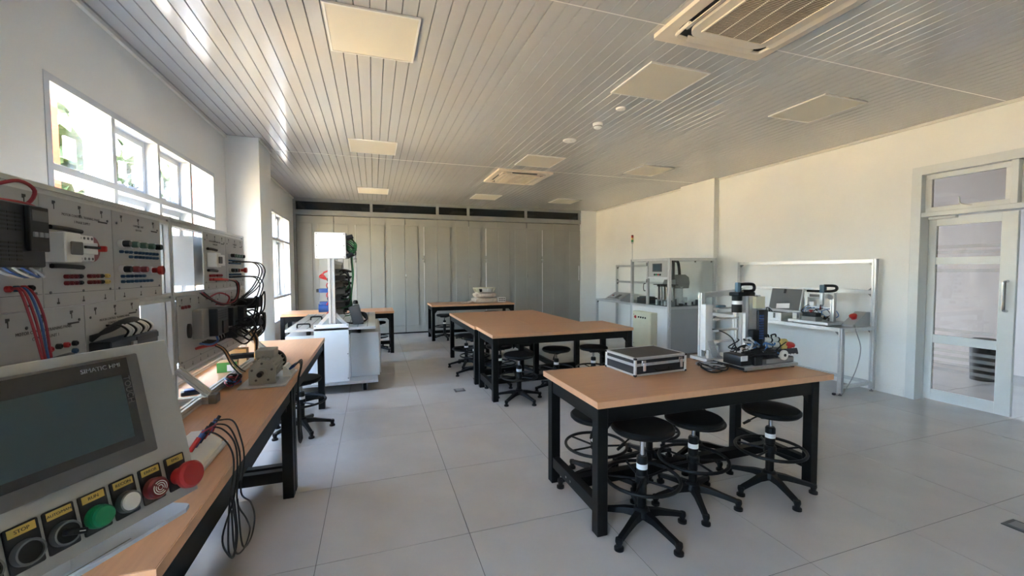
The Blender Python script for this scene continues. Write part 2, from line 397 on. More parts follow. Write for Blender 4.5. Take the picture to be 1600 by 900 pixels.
for (z0, z1) in ((.13, .665), (.755, 1.545), (1.625, 1.975)):
    MB().box(.157, .163, ya+.115, yb-s, z0, z1).build('pane', 'doorglass', lf)
for z in (.36, .43, .50, .57, .80, 1.46, 1.66, 1.72):
    MB().box(.1535, .156, ya+.117, yb-s-.002, z, z+.035).build('frosted_band', 'frost', lf)
MB().tube([(.14, ya+.055, 1.07), (.09, ya+.055, 1.08), (.085, ya+.055, 1.12), (.085, ya+.055, 1.32), (.09, ya+.055, 1.36), (.14, ya+.055, 1.37)], .014, 12, 3).build('door_handle', 'chrome', lf)
q = MB(); q.box(.05, .105, 2.70, 2.93, 2.045, 2.075, .004, 1); q.box(.06, .08, 2.62, 2.86, 2.076, 2.09); q.build('door_closer', 'doorframe', df)
# corridor beyond the door
struct(MB().box(8.5, 8.65, YF, 6.6, 0, 3.132).build('wall_corridor', 'corridor'))
struct(MB().box(6.06, 8.5, YF-.2, YF, 0, 3.132).build('wall_corridor_end', 'corridor'))
cb = thing('corridor_dark_shape', 'unidentified dark shape behind the door glass, built as a black cylinder', 'bin', (7.75, 3.2, 0))  # lidded cylinder stands in for a dark shape of unknown kind
MB().lathe([(.12, 0), (.135, .5), (.13, .5), (.115, .02)], n=28).build('body', 'blackplastic', cb)
MB().lathe([(.135, .501), (.142, .505), (.142, .53), (.10, .56), (.001, .565)], n=28).build('lid', 'rubber', cb)
# ================================================================ outside the windows
tag(MB().box(-60, XL-WT-.01, -40, 60, -.35, -.15).build('paving', 'concrete'), 'pale sunlit paving outside the windows', 'ground')['kind'] = 'structure'
ls = thing('lattice_screen', 'white hexagon lattice screen standing outside the near windows', 'screen', (-2.66, 4.62, -.15))
for y in (0, 3.05): MB().box(-.09, .09, y-.09, y+.09, 0, 4.6, .01).build('post', 'rust', ls)
for z in (.3, 4.35): MB().box(-.03, .03, .09, 2.96, z, z+.06).build('rail', 'white', ls)
def hexa(b):
    pts = [Vector((0, .30*math.sin(R(60*k)), .30*math.cos(R(60*k)))) for k in range(6)]
    for k in range(6):
        p, q2 = pts[k], pts[(k+1) % 6]; d = (q2-p); c = (p+q2)/2
        mm = Matrix.Translation(c) @ Matrix.Rotation(math.atan2(d.z, d.y), 4, 'X')
        if k not in (1, 4): b.box(-.01, .01, -.12, .12, -.03, .03, mx=mm)
        else: b.box(-.01, .01, -.09, .09, -.03, .03, mx=mm)
    b.box(-.01, .01, -.07, .07, -.1, .1)
for c in range(5):
    for r in range(7):
        y = .38+c*.57+(.285 if r % 2 else 0); z = .72+r*.52
        if y > 2.75 or z > 4.1: continue
        part('hexa', 'hexagon', 'white', ls, hexa, (0, y, z))
def tree(x, y, h, rr, seed, label):
    t = thing('tree', label, 'tree', (x, y, -.15), 0, 'trees beyond the lattice screen')
    MB().cyl((0, 0, 0), (0, 0, h*.6), .16, .07, 10).build('trunk', 'bark', t)
    rn = random.Random(seed); b = MB()
    r_ = bmesh.ops.create_icosphere(b.bm, subdivisions=3, radius=rr*.8, matrix=Matrix.Translation((0, 0, h*.62)))
    for _ in range(4200):
        v = Vector((rn.gauss(0, 1), rn.gauss(0, 1), rn.gauss(0, 1))).normalized()*rr*rn.uniform(.55, 1.0)
        c = Vector((v.x, v.y, h*.62+v.z*1.1)); a = Vector((rn.gauss(0, 1), rn.gauss(0, 1), rn.gauss(0, 1))).normalized()
        a2 = a.orthogonal().normalized(); s = rn.uniform(.13, .24)
        b.bm.faces.new([b.bm.verts.new(c+p) for p in (a*s, a2*s*.55, -a*s, -a2*s*.55)])
    b.build('foliage', 'leaf', t)['kind'] = 'stuff'
tree(-5.0, 9.6, 7.4, 1.9, 1, 'leafy dark green tree right behind the hexagon screen')
tree(-5.0, 13.9, 7.6, 1.9, 2, 'leafy dark green tree second along the paving')
tree(-5.0, 18.2, 7.8, 1.9, 3, 'leafy dark green tree furthest along the paving')
bd = thing('pale_building', 'pale rendered building with rows of windows beyond the paving', 'building', (-42, 30, -.15))
MB().box(-6, 0, -16, 22, 0, 4.6).build('wall', 'facade', bd)
MB().box(-6.3, .4, -16.3, 22.3, 4.6, 4.8).build('roof', 'greydark', bd)
for j in range(11):
    for z in (.6, 2.8):
        f_ = part('fw', 'window', 'facadewin', bd, lambda b: b.box(-.04, .02, 0, 1.5, 0, 1.4), (0, -15+j*3.3, z))
        part('fwb', 'bar', 'facade', f_, lambda b: b.box(.021, .06, .7, .8, 0, 1.4))
# ================================================================ ceiling fittings
def light(x, y, label):
    t = thing('ceiling_light', label, 'ceiling light', (x, y, 3.119), 0, 'square ceiling light panels')
    def f(b):
        w, s = .585, .014
        b.box(0, w, 0, s, -.012, 0); b.box(0, w, w-s, w, -.012, 0); b.box(0, s, s, w-s, -.012, 0); b.box(w-s, w, s, w-s, -.012, 0)
    part('lightframe', 'frame', 'trim', t, f)
    part('lightdiff', 'diffuser', 'diffuser', t, lambda b: b.box(.0145, .5705, .0145, .5705, -.010, -.001))
rows = [(2.755, 'nearest row'), (5.455, 'middle row'), (8.55, 'furthest row')]
for (ly, rn_) in rows:
    for lx, cn in ((-.265, 'on the window side'), (2.075, 'in the centre'), (3.98, 'on the door side')):
        light(lx, ly, 'cream square ceiling light panel, %s, %s' % (rn_, cn))
def rrect(w, h, r, n=6):
    pts = []
    for (cx, cy, a0) in ((w/2-r, h/2-r, 0), (-w/2+r, h/2-r, 90), (-w/2+r, -h/2+r, 180), (w/2-r, -h/2+r, 270)):
        for k in range(n+1): a = R(a0+90*k/n); pts.append((cx+r*math.cos(a), cy+r*math.sin(a)))
    return pts
def cassette(x, y, label):
    t = thing('ceiling_cassette', label, 'air conditioner', (x, y, 3.119), 0, 'ceiling air conditioner cassettes')
    def base(b):
        b.poly([(px, py, -.028) for px, py in rrect(.95, .95, .02)], (0, 0, .028))
    part('acbase', 'outer_panel', 'acbody', t, base)
    part('acslot', 'air_slot', 'anthracite', t, lambda b: b.poly([(px, py, -.0295) for px, py in rrect(.79, .79, .12)], (0, 0, .0012)))
    part('acinner', 'inner_panel', 'acbody', t, lambda b: b.poly([(px, py, -.05) for px, py in rrect(.66, .66, .10)], (0, 0, .0202)))
    def flap(b):
        b.poly([(-.29, .345, -.034), (.29, .345, -.034), (.27, .385, -.045), (-.27, .385, -.045)], (0, 0, -.006))
    for k in range(4): part('acflap', 'louvre', 'acbody', t, flap, rot=(0, 0, R(90*k)))
    def corner(b): b.tube([(.22, .385, -.036), (.32, .375, -.037), (.365, .365, -.037), (.375, .32, -.037), (.385, .22, -.036)], .012, 8)
    for k in range(4): part('accorner', 'corner_trim', 'acbody', t, corner, rot=(0, 0, R(90*k)))
    g_ = part('acgr', 'grille', 'acgrille', t, lambda b: b.box(-.25, .25, -.25, .25, -.0525, -.0502))
    def slats(b):
        for k in range(42):
            y_ = -.245+k*.012; b.box(-.25, .25, y_-.0012, y_+.0012, -.055, -.0526)
    part('acsl', 'slats', 'acbody', g_, slats)
    def bars(b):
        for x_ in (-.125, 0, .125): b.box(x_-.004, x_+.004, -.25, .25, -.059, -.0561)
        for x_ in (-.253, .253): b.box(x_-.006, x_+.006, -.258, .258, -.059, -.0502)
        for y_ in (-.253, .253): b.box(-.246, .246, y_-.006, y_+.006, -.059, -.0502)
    part('acbars', 'grille_frame', 'acbody', g_, bars)
    part('aclogo', 'badge', 'grey', t, lambda b: b.box(-.02, .02, -.3, -.29, -.0515, -.0501))
cassette(2.335, 1.985, 'large cream ceiling cassette air conditioner nearest the camera')
cassette(2.385, 6.80, 'smaller looking ceiling cassette air conditioner beyond the tables')
d1 = thing('smoke_detector', 'domed white smoke detector on the ceiling between the two discs', 'smoke detector', (2.383, 4.093, 3.119))
MB().lathe([(.055, 0), (.055, -.018), (.045, -.03), (.045, -.045), (.03, -.056), (.001, -.058)], n=28).build('body', 'white', d1)
MB().lathe([(.0465, -.031), (.0465, -.037)], n=28).build('sensor_ring', 'greydark', d1)
for (x, y, r_, lb) in ((2.38, 3.64, .05, 'small flat white ceiling disc nearest the large air conditioner'), (2.35, 4.717, .085, 'wide flat white ceiling disc beyond the smoke detector')):
    d = thing('ceiling_disc', lb, 'ceiling disc', (x, y, 3.119))
    MB().lathe([(r_, 0), (r_, -.006), (r_*.85, -.014), (.001, -.016)], n=28).build('cover', 'white', d)
    MB().lathe([(r_*.3, -.0155), (r_*.3, -.019), (.001, -.02)], n=16).build('centre_cap', 'trim', d)
for (x, y, lb) in ((1.0, 5.07, 'small dark grey floor socket plate beside the joined tables'), (3.53, 1.27, 'small dark grey floor socket plate near the door side')):
    d = thing('floor_socket', lb, 'floor socket', (x, y, 0))
    MB().box(-.065, .065, -.06, .06, .0005, .006, .002, 1).build('plate', 'greydark', d)
    MB().box(-.045, .045, -.04, .04, .0061, .009, .002, 1).build('lid', 'grey', d)
# ================================================================ tables
TW, TD, TH = 1.86, 0.77, 0.77
def table(x0, y0, label, rot=0, rin=.012, group='wood topped workshop tables'):
    if rot: t = thing('work_table', label, 'table', (x0+TD/2, y0+TW/2, 0), R(rot), group)
    else: t = thing('work_table', label, 'table', (x0+TW/2, y0+TD/2, 0), 0, group)
    hw, hd = TW/2, TD/2
    tp = part('tt', 'tabletop', 'wood', t, lambda b: b.box(-hw+.002, hw-.002, -hd+.002, hd-.002, .731, TH, .0015, 1))
    def band(b):
        b.box(-hw, hw, -hd, -hd+.0019, .732, .769); b.box(-hw, hw, hd-.0019, hd, .732, .769)
        b.box(-hw, -hw+.0019, -hd+.002, hd-.002, .732, .769); b.box(hw-.0019, hw, -hd+.002, hd-.002, .732, .769)
    part('tb', 'edge_band', 'woodedge', tp, band)
    lw = .065; xa, xb = -hw+.005+lw/2, hw-rin-lw/2; ly0, ly1 = -hd+.005+lw/2, hd-.075-lw/2
    for sx, lx in ((-1, xa), (1, xb)):
        for y_ in (ly0, ly1): part('tl', 'leg', 'blacksteel', t, lambda b: b.box(-lw/2, lw/2, -lw/2, lw/2, 0, .73, .003, 1), (lx, y_, 0))
        part('tr', 'side_rail', 'blacksteel', t, lambda b: b.box(-.025, .025, ly0+lw/2, ly1-lw/2, .645, .73, .002, 1), (lx, 0, 0))
        part('tr2', 'bottom_rail', 'blacksteel', t, lambda b: b.box(-.025, .025, ly0+lw/2, ly1-lw/2, .112, .188, .002, 1), (lx, 0, 0))
        for y_ in (ly0, ly1):
            def gus(b, sx=sx): b.poly([(0, -.004, .645), (-sx*.055, -.004, .645), (0, -.004, .58)], (0, .008, 0))
            part(('tg', sx), 'gusset', 'blacksteel', t, gus, (lx-sx*lw/2, y_, 0))
        for y_ in (-.03, .03): part('tbolt', 'bolt', 'chrome', t, lambda b: b.lathe([(.008, 0), (.008, .003), (.001, .005)], d=(1, 0, 0), n=8), (lx+sx*.0255, y_, .15), (0, 0, 0 if sx > 0 else math.pi))
    for y_, nm in ((ly0, 'front_rail'), (ly1, 'rear_rail')):
        part(('fr', nm, rin), nm, 'blacksteel', t, lambda b: b.box(xa+lw/2, xb-lw/2, -.025, .025, .645, .73, .002, 1), (0, y_, 0))
    part(('stret', rin), 'stretcher', 'blacksteel', t, lambda b: b.box(xa+.026, xb-.026, -.03, .03, .115, .18, .002, 1), (0, (ly0+ly1)/2, 0))
    return t
table(1.16, 1.98, 'wood topped table nearest the camera carrying the aluminium case', 0, .13)
table(1.262, 4.458, 'wood topped table at the near end of the joined island', )
table(1.235, 5.232, 'wood topped table of the joined island on the aisle side', -90)
table(2.008, 5.232, 'wood topped table of the joined island on the door side', 90)
table(-1.29, 1.215, 'wood topped bench table under the windows nearest the camera', 90)
table(-1.29, 3.078, 'wood topped bench table under the windows carrying the electric motor', 90)
table(-1.51, 7.81, 'wood topped table behind the white mobile trainer')
table(1.16, 8.82, 'wood topped table by the partition carrying the wrapped baskets')
# ================================================================ stools
def stool(x, y, sh, rz, label, ringz=.28, group='round black lab stools'):
    t = thing('lab_stool', label, 'stool', (x, y, 0), rz, group)
    part('seat', 'seat', 'blackseat', t, lambda b: b.lathe([(.001, -.045), (.10, -.045), (.165, -.036), (.178, -.022), (.178, -.008), (.168, 0.001), (.12, .004), (.001, .002)], n=36), (0, 0, sh))
    part('splate', 'seat_plate', 'blacksteel', t, lambda b: b.box(-.08, .08, -.07, .07, -.062, -.0455, .004, 1), (0, 0, sh))
    top = round(min(sh-.13, .43), 3)
    part(('rod', sh, top), 'gas_rod', 'chrome', t, lambda b: b.cyl((0, 0, top), (0, 0, sh-.062), .0125, n=14))
    part(('tubec', top), 'column', 'blackplastic', t, lambda b: b.lathe([(.020, .07), (.026, .09), (.026, .2), (.028, .205), (.028, top-.12), (.031, top-.115), (.031, top-.01), (.024, top), (.013, top)], n=20))
    part(('stick', top), 'paper_label', 'paper', t, lambda b: b.lathe([(.0312, top-.075), (.0315, top-.074), (.0315, top-.046), (.0312, top-.045)], n=20))
    lv = part('lever', 'height_lever', 'blacksteel', t, lambda b: b.tube([(.04, 0, -.055), (.10, 0, -.06), (.165, 0, -.09)], .005, 6, 3), (0, 0, sh), (0, 0, R(200)))
    part('levk', 'lever_grip', 'blackplastic', lv, lambda b: b.cyl((.15, 0, -.083), (.195, 0, -.104), .010, .008, 10))
    fr_ = part(('ring',), 'foot_ring', 'blackplastic', t, lambda b: b.tube([(.210*math.cos(2*math.pi*k/36), .210*math.sin(2*math.pi*k/36), 0) for k in range(36)], .0105, 10, 1, True), (0, 0, ringz))
    def spokes(b):
        for k in range(5):
            a = 2*math.pi*k/5+.3; b.cyl((.03*math.cos(a), .03*math.sin(a), -.012), (.208*math.cos(a), .208*math.sin(a), 0), .007, n=8)
        b.lathe([(.028, -.03), (.038, -.028), (.038, .012), (.033, .02), (.028, .021)], n=20)
    part(('spk',), 'ring_spokes', 'blackplastic', fr_, spokes)
    part('hub', 'hub', 'blackplastic', t, lambda b: b.lathe([(.001, .068), (.046, .07), (.052, .085), (.044, .115), (.034, .125), (.027, .127)], n=20))
    def leg(b):
        rings = []
        for (r_, z_, w_, h_) in ((.035, .092, .024, .022), (.10, .088, .021, .017), (.18, .070, .018, .013), (.245, .056, .017, .012), (.264, .048, .016, .012)):
            rings.append([b.bm.verts.new(v) for v in ((r_, -w_, z_-h_), (r_, w_, z_-h_), (r_, w_*.75, z_+h_), (r_, -w_*.75, z_+h_))])
        b.skin(rings)
    def foot(b):
        b.lathe([(.019, .062), (.021, .045), (.016, .03), (.016, .02), (.026, .014), (.026, .0), (.001, 0)], c=(.262, 0, 0), n=16)
    for k in range(5):
        l_ = part('sleg', 'base_leg', 'blackplastic', t, leg, rot=(0, 0, 2*math.pi*k/5))
        part('sfoot', 'glide', 'blackplastic', l_, foot)
    return t
stool(1.455, 1.985, .61, R(-8), 'black round stool at the front left corner of the nearest table, seat set highest', .30)
stool(1.945, 2.12, .555, R(-44), 'black round stool in the middle of the front of the nearest table')
stool(2.550, 2.07, .56, R(-34), 'black round stool at the right front of the nearest table')
stool(1.46, 2.515, .50, R(30), 'black round stool at the rear left of the nearest table with low seat', .28)
stool(1.985, 2.62, .50, R(18), 'black round stool behind the middle of the nearest table')
stool(2.45, 2.64, .50, R(50), 'black round stool at the rear right of the nearest table')
stool(1.578, 4.46, .54, R(-70), 'black round stool under the near left corner of the joined tables')
stool(2.15, 4.68, .53, R(35), 'black round stool under the near middle of the joined tables')
stool(2.60, 4.55, .545, R(80), 'black round stool under the near right of the joined tables')
stool(1.56, 5.185, .52, R(214), 'nearest black stool along the aisle side of the joined tables')
stool(1.37, 5.78, .55, R(185), 'second black stool along the aisle side of the joined tables')
stool(1.36, 6.32, .50, R(175), 'furthest black stool along the aisle side of the joined tables')
stool(2.02, 5.65, .50, R(20), 'black round stool deep under the middle of the joined tables')
stool(1.47, 9.07, .54, R(60), 'black round stool at the left of the table by the partition')
stool(2.62, 9.29, .55, R(20), 'black round stool at the right of the table by the partition')
stool(.03, 8.05, .56, R(40), 'black round stool under the table behind the mobile trainer')
stool(-.10, 8.52, .50, R(10), 'black round stool further back under the table behind the mobile trainer')
stool(-.665, 4.28, .50, R(-65), 'black round stool half under the far window bench')
# ================================================================ operator console (foreground left)
oc = thing('operator_console', 'light grey operator console with touch display and a row of push buttons in the foreground', 'control panel', (-.2837, .8075, 0), R(61))
tl = R(12.5); T0 = frame_mx((1, 0, 0), (0, math.sin(tl), math.cos(tl)), (0, 0, 1.1386))
def tp_(x, v, w=0): return T0 @ Vector((x, v, w))
TN = (T0.to_3x3() @ Vector((0, 0, 1)))
def pl(x, v, w): mm = T0 @ Matrix.Translation((x, v, w)); return mm
MB().box(-.316, -.0005, .045, .2545, -.038, -.003, mx=T0).build('enclosure', 'hmiwhite', oc)
fp = MB().box(-.317, .0, .0, .255, -.003, .0, .0008, 1, mx=T0).build('front_plate', 'hmiwhite', oc)
bz = MB().box(-.265, -.0505, .0885, .2415, .0, .006, .0025, 2, mx=T0).build('display_bezel', 'hmibezel', oc)
MB().box(-.249, -.0675, .1085, .2375, .006, .0072, mx=T0).build('display_border', 'hmiblack', bz)
MB().box(-.236, -.079, .1205, .2135, .0072, .0076, mx=T0).build('display', 'hmiscreen', bz)
text('SIMATIC HMI', .0085, 'hmitext', bz, pl(-.102, .2285, .0074))
text('TOUCH', .0115, 'hmibezel', bz, pl(-.0735, .190, .0074) @ Matrix.Rotation(R(-90), 4, 'Z'))
btns = [(-.029, 'EMG', 'estop'), (-.067, 'ERROR', 'buzz'), (-.104, 'RECON', 'white'), (-.140, 'RUN', 'green'), (-.176, 'AUTO/MAN', 'sel'), (-.211, 'STOP', 'black'), (-.247, 'START', 'black')]
nm = {'estop': 'emergency_stop', 'buzz': 'buzzer', 'white': 'push_button', 'green': 'push_button', 'sel': 'selector_switch', 'black': 'push_button'}
for (x, s, kd) in btns:
    pb = MB().box(x-.0158, x+.0158, .016, .069, .0, .003, .002, 2, mx=T0).build(nm[kd], 'caseblack', oc)
    MB().box(x-.0125, x+.0125, .0575, .0672, .003, .0036, mx=T0).build('legend_plate', 'label', pb)
    if s != 'START': text(s, .0058 if len(s) < 7 else .0046, 'ink', pb, pl(x, .0622, .0038))
    c = tp_(x, .0355, .003)
    if kd == 'estop':
        MB().lathe([(.0125, 0), (.0125, .012), (.017, .016), (.0205, .02), (.0205, .027), (.017, .031), (.001, .032)], c, TN, 32).build('mushroom_head', 'red', pb)
    elif kd == 'buzz':
        MB().lathe([(.0155, 0), (.0155, .009), (.013, .0125), (.001, .013)], c, TN, 28).build('sounder', 'darkred', pb)
        q = MB()
        for rr in (.0035, .0065, .0095):
            q.tube([tp_(x+rr*math.cos(R(a)), .0355+rr*math.sin(R(a)), .0162) for a in range(-35, 126, 16)], .0006, 6, 1)
            q.tube([tp_(x+rr*math.cos(R(a)), .0355+rr*math.sin(R(a)), .0162) for a in range(145, 306, 16)], .0006, 6, 1)
        q.build('sound_arcs', 'white', pb)
    else:
        ring = 'aludark' if kd != 'green' else 'green'
        MB().lathe([(.0148, 0), (.0148, .006), (.0138, .009), (.0118, .009), (.0118, .001)], c, TN, 32).build('ring', ring, pb)
        if kd == 'green': MB().lathe([(.0135, .002), (.0135, .012), (.0115, .0145), (.001, .015)], c, TN, 32).build('button_cap', 'green', pb)
        elif kd == 'white': MB().lathe([(.0116, .004), (.0116, .0095), (.010, .011), (.001, .0113)], c, TN, 32).build('button_cap', 'white', pb)
        elif kd == 'black': MB().lathe([(.0116, .002), (.0116, .006), (.001, .0055)], c, TN, 32).build('button_cap', 'blackplastic', pb)
        else:
            MB().lathe([(.0116, .004), (.0116, .0085), (.001, .0088)], c, TN, 32).build('button_cap', 'blackplastic', pb)
            kn = MB(); mm = T0 @ Matrix.Translation((x+.003, .0345, .012)) @ Matrix.Rotation(R(-25), 4, 'Z')
            kn.box(-.010, .012, -.0036, .0036, -.0035, .009, .0018, 2, mx=mm); k_ = kn.build('knob', 'blackplastic', pb)
            MB().box(.002, .0085, -.0006, .0006, .009, .0094, mx=mm).build('pointer_mark', 'white', pb)
tr = MB().poly([(-.34, .012, 1.103), (-.012, .012, 1.103), (.002, .022, 1.103), (.004, .03, 1.103), (.004, .27, 1.103), (-.34, .27, 1.103)], (0, 0, .006)).build('tray', 'tray', oc)
tr.matrix_local = Matrix.Translation((0, .02, 1.106)) @ Matrix.Rotation(R(-4), 4, 'X') @ Matrix.Translation((0, -.02, -1.106))
MB().box(-.34, -.09, .0185, .0205, 1.1091, 1.1096).build('tray_groove', 'grey', tr)
MB().prof((-.17, .17, .04), (-.17, .17, 1.088), .08).build('post', 'alu', oc)
MB().box(-.42, .08, .15, .19, 0, .0395, .003, 1).build('foot', 'alu', oc)
MB().box(-.19, -.15, -.08, .1495, 0, .0395, .003, 1).build('foot', 'alu', oc)
MB().box(-.19, -.15, .1905, .36, 0, .0395, .003, 1).build('foot', 'alu', oc)
MB().box(-.185, -.155, .03, .17, 1.0975, 1.20).build('enclosure_bracket', 'alu', oc)
# ================================================================ training rack on the window benches
RX = -1.05
rk = thing('training_rack', 'slotted aluminium rack holding the electrical training panels on the window benches', 'rack', (RX, 2.69, .7705))
pw = .045; b0 = -.7705
PY = (-1.31, 0.0, 1.31)
for y in PY:
    MB().prof((0, y, .04), (0, y, 1.795+b0), pw).build('post', 'alu', rk)
    MB().prof((-.19, y, .02), (.19, y, .02), .04).build('foot', 'alu', rk)
    for s in (-1, 1):
        MB().prof((s*.03, y, .20), (s*.17, y, .052), .035, (0, 1, 0)).build('brace', 'alu', rk)
    q = MB().box(.175, .215, y-.03, y+.03, 0, .05, .003, 1); q.build('clamp', 'aludark', rk)
for j in (0, 1):
    ya, yb = PY[j]+pw/2+.0005, PY[j+1]-pw/2-.0005
    for z in (1.772, 1.366, .925): MB().prof((0, ya, z+b0), (0, yb, z+b0), pw-.002).build('rail', 'alu', rk)
    for x in (-.165, .125): MB().prof((x, ya, .02), (x, yb, .02), .038).build('base_rail', 'alu', rk)
FX = -1.0255
def panel(y0, y1, z0, z1, label):
    t = thing('electrical_trainer', label, 'electrical trainer', (FX, y0, z0), 0, 'electrical training panels in the rack')
    w, h = y1-y0, z1-z0
    MB().box(-.16, -.048, .004, w-.004, .03, h-.03).build('casing', 'whitemetal', t)
    fp_ = MB().box(0, .006, 0, w, 0, h, .001, 1).build('face_plate', 'panelwhite', t)
    for (yy, zz) in ((.03, .05), (w-.03, .05), (.03, h-.05), (w-.03, h-.05), (w/2, .05), (w/2, h-.05)):
        part('pscrew', 'screw', 'greydark', fp_, lambda b: b.lathe([(.005, 0), (.005, .002), (.001, .003)], d=(1, 0, 0), n=8), (.006, yy, zz))
    def marks(b):
        n_ = max(2, int(w/.11))
        for k in range(n_):
            yy = (k+.5)*w/n_
            b.box(.006, .0064, yy-.002, yy+.002, h-.042, h-.014); b.box(.006, .0064, yy-.008, yy-.002, h-.026, h-.014); b.box(.006, .0064, yy+.002, yy+.007, h-.022, h-.014)
            b.box(.006, .0064, yy-.002, yy+.002, .012, .03); b.box(.006, .0064, yy-.007, yy+.006, .010, .016)
        b.box(.006, .0064, w-.09, w-.03, h-.062, h-.056); b.box(.006, .0062, 0.004, w-.004, .046, .0472)
    q = MB(); marks(q); q.build('printed_marks', 'ink', fp_)['kind'] = 'stuff'
    t['y0'] = y0; t['z0'] = z0
    return t
def ptext(t, s, size, y, z): return text(s, size, 'ink', t, frame_mx((0, 1, 0), (0, 0, 1), (.0066, y-t['y0'], z-t['z0'])))
def jack(t, y, z, c, r=.0095):
    j = part(('jack', c, r), 'jack', c, t, lambda b: b.lathe([(r, 0), (r, .010), (r*.75, .013), (r*.45, .013), (r*.45, .008), (.001, .008)], d=(1, 0, 0), n=12), (.0062, y-t['y0'], z-t['z0']))
    return j
def pbut(t, y, z, c, big=False):
    p = part('pbr', 'push_button', 'whitemetal', t, lambda b: b.lathe([(.018, 0), (.018, .010), (.0165, .014), (.001, .014)], d=(1, 0, 0), n=18), (.0062, y-t['y0'], z-t['z0']))
    if big: part(('pbbig', c), 'mushroom_head', c, p, lambda b: b.lathe([(.012, .014), (.012, .03), (.021, .04), (.021, .055), (.001, .058)], d=(1, 0, 0), n=20))
    else: part(('pbc', c), 'button_cap', c, p, lambda b: b.lathe([(.0135, .014), (.0135, .034), (.012, .037), (.001, .037)], d=(1, 0, 0), n=16))
def dev(t, name, mt, y0, y1, z0, z1, x0, x1, bv=.003):
    Y, Z = t['y0'], t['z0']; return MB().box(x0+.0063, x1, y0-Y, y1-Y, z0-Z, z1-Z, bv, 1).build(name, mt, t)
def ptube(t, name, mt, pts, r): Y, Z = t['y0'], t['z0']; return MB().tube([(x, y-Y, z-Z) for x, y, z in pts], r, 7).build(name, mt, t)
def vents(t, d, ya, yb, za, zb, x, rows, cols):
    Y, Z = t['y0'], t['z0']; b = MB()
    for r_ in range(rows):
        for c_ in range(cols):
            yy = ya+(c_+.1)*(yb-ya)/cols; y2 = ya+(c_+.9)*(yb-ya)/cols; zz = za+(r_+.25)*(zb-za)/rows; z2 = za+(r_+.75)*(zb-za)/rows
            b.box(x, x+.001, yy-Y, y2-Y, zz-Z, z2-Z)
    b.build('vents', 'rubber', d)
# upper row, near bay
p1 = panel(1.41, 1.756, 1.383, 1.757, 'white training panel with anthracite inverter drive, leftmost in the upper row')
d = dev(p1, 'inverter_drive', 'anthracite', 1.414, 1.580, 1.515, 1.690, 0, .12, .004)
vents(p1, d, 1.42, 1.495, 1.61, 1.665, .1205, 5, 3); vents(p1, d, 1.42, 1.495, 1.53, 1.585, .1205, 5, 3)
MB().box(.1205, .132, 1.505-1.41, 1.577-1.41, 1.56-1.383, 1.686-1.383, .002, 1).build('keypad', 'rubber', d)
MB().box(.1325, .134, 1.512-1.41, 1.57-1.41, 1.645-1.383, 1.675-1.383).build('readout', 'greydark', d)
for k in range(3): MB().box(.1325, .137, 1.512-1.41+k*.02, 1.526-1.41+k*.02, 1.60-1.383, 1.614-1.383, .001, 1).build('key', 'grey', d)
d2 = dev(p1, 'terminal_block', 'grey', 1.582, 1.66, 1.51, 1.56, 0, .06)
for k in range(5): ptube(p1, 'drive_wire', 'cableB' if k % 2 else 'white', [(.10, 1.43+k*.03, 1.515), (.115, 1.44+k*.03, 1.497), (.10, 1.52+k*.02, 1.487), (.075, 1.58+k*.015, 1.497), (.04, 1.62+k*.012, 1.51)], .0035)
for (y, c) in ((1.615, 'red'), (1.644, 'bluejack'), (1.671, 'red'), (1.699, 'rubber')): jack(p1, y, 1.452, c)
for z in (1.508, 1.490): jack(p1, 1.667, z, 'green', .008)
ptube(p1, 'cable_loop', 'cableR', [(.02, 1.44, 1.70), (.06, 1.50, 1.735), (.08, 1.56, 1.76), (.09, 1.60, 1.74), (.07, 1.60, 1.70), (.04, 1.55, 1.68)], .005)
ptube(p1, 'cable_loop', 'cableR', [(.05, 1.48, 1.700), (.075, 1.56, 1.700), (.08, 1.61, 1.695), (.06, 1.64, 1.69)], .005)
p2 = panel(1.759, 2.148, 1.383, 1.757, 'white training panel with circuit breakers and red isolator, upper row')
ptext(p2, 'MOTOR CONTROL TRAINING PANEL', .0125, 1.965, 1.703); ptext(p2, '1 PHASE SUPPLY', .0125, 1.965, 1.682)
d = dev(p2, 'contactor', 'white', 1.768, 1.850, 1.535, 1.635, 0, .062); dev(p2, 'contactor_cover', 'greydark', 1.775, 1.835, 1.56, 1.605, .063, .075)
d = dev(p2, 'circuit_breaker', 'white', 1.851, 1.938, 1.540, 1.632, 0, .052)
MB().box(.0525, .064, 1.853-1.759, 1.936-1.759, 1.565-1.383, 1.607-1.383, .002, 1).build('breaker_nose', 'white', d)
MB().box(.0645, .073, 1.855-1.759, 1.935-1.759, 1.585-1.383, 1.594-1.383, .001, 1).build('toggle', 'rubber', d)
for k in range(4): 
    for z in (1.549, 1.622): MB().lathe([(.005, 0), (.005, .001), (.001, .0015)], (.0522, 1.862-1.759+k*.021, z-1.383), (1, 0, 0), 8).build('terminal_screw', 'greydark', d)
rs = MB().lathe([(.048, 0), (.048, .012), (.001, .014)], (.0063, 1.992-1.759, 1.588-1.383), (1, 0, 0), 28).build('rotary_isolator', 'darkred', p2)
MB().box(.0205, .062, 1.987-1.759, 1.999-1.759, 1.578-1.383, 1.600-1.383, .003, 1).build('handle', 'red', rs)
for z in (1.652, 1.522): MB().tube([(.012, 1.79-1.759, z-1.383), (.014, 1.85-1.759, z-1.383), (.02, 1.93-1.759, z-.004-1.383)], .008, 8).build('cable_sleeve', 'rubber', p2)
for gq, ya in ((0, 1.86), (1, 1.984)):
    for k in range(4):
        for z in (1.486, 1.463): jack(p2, ya+k*.0235, z, 'rubber' if k == 3 else 'darkred', .0078)
for z in (1.486, 1.463): jack(p2, 2.092, z, 'yellow', .009)
p3 = panel(2.151, 2.555, 1.383, 1.757, 'white training panel with two rows of push buttons beside the rack post')
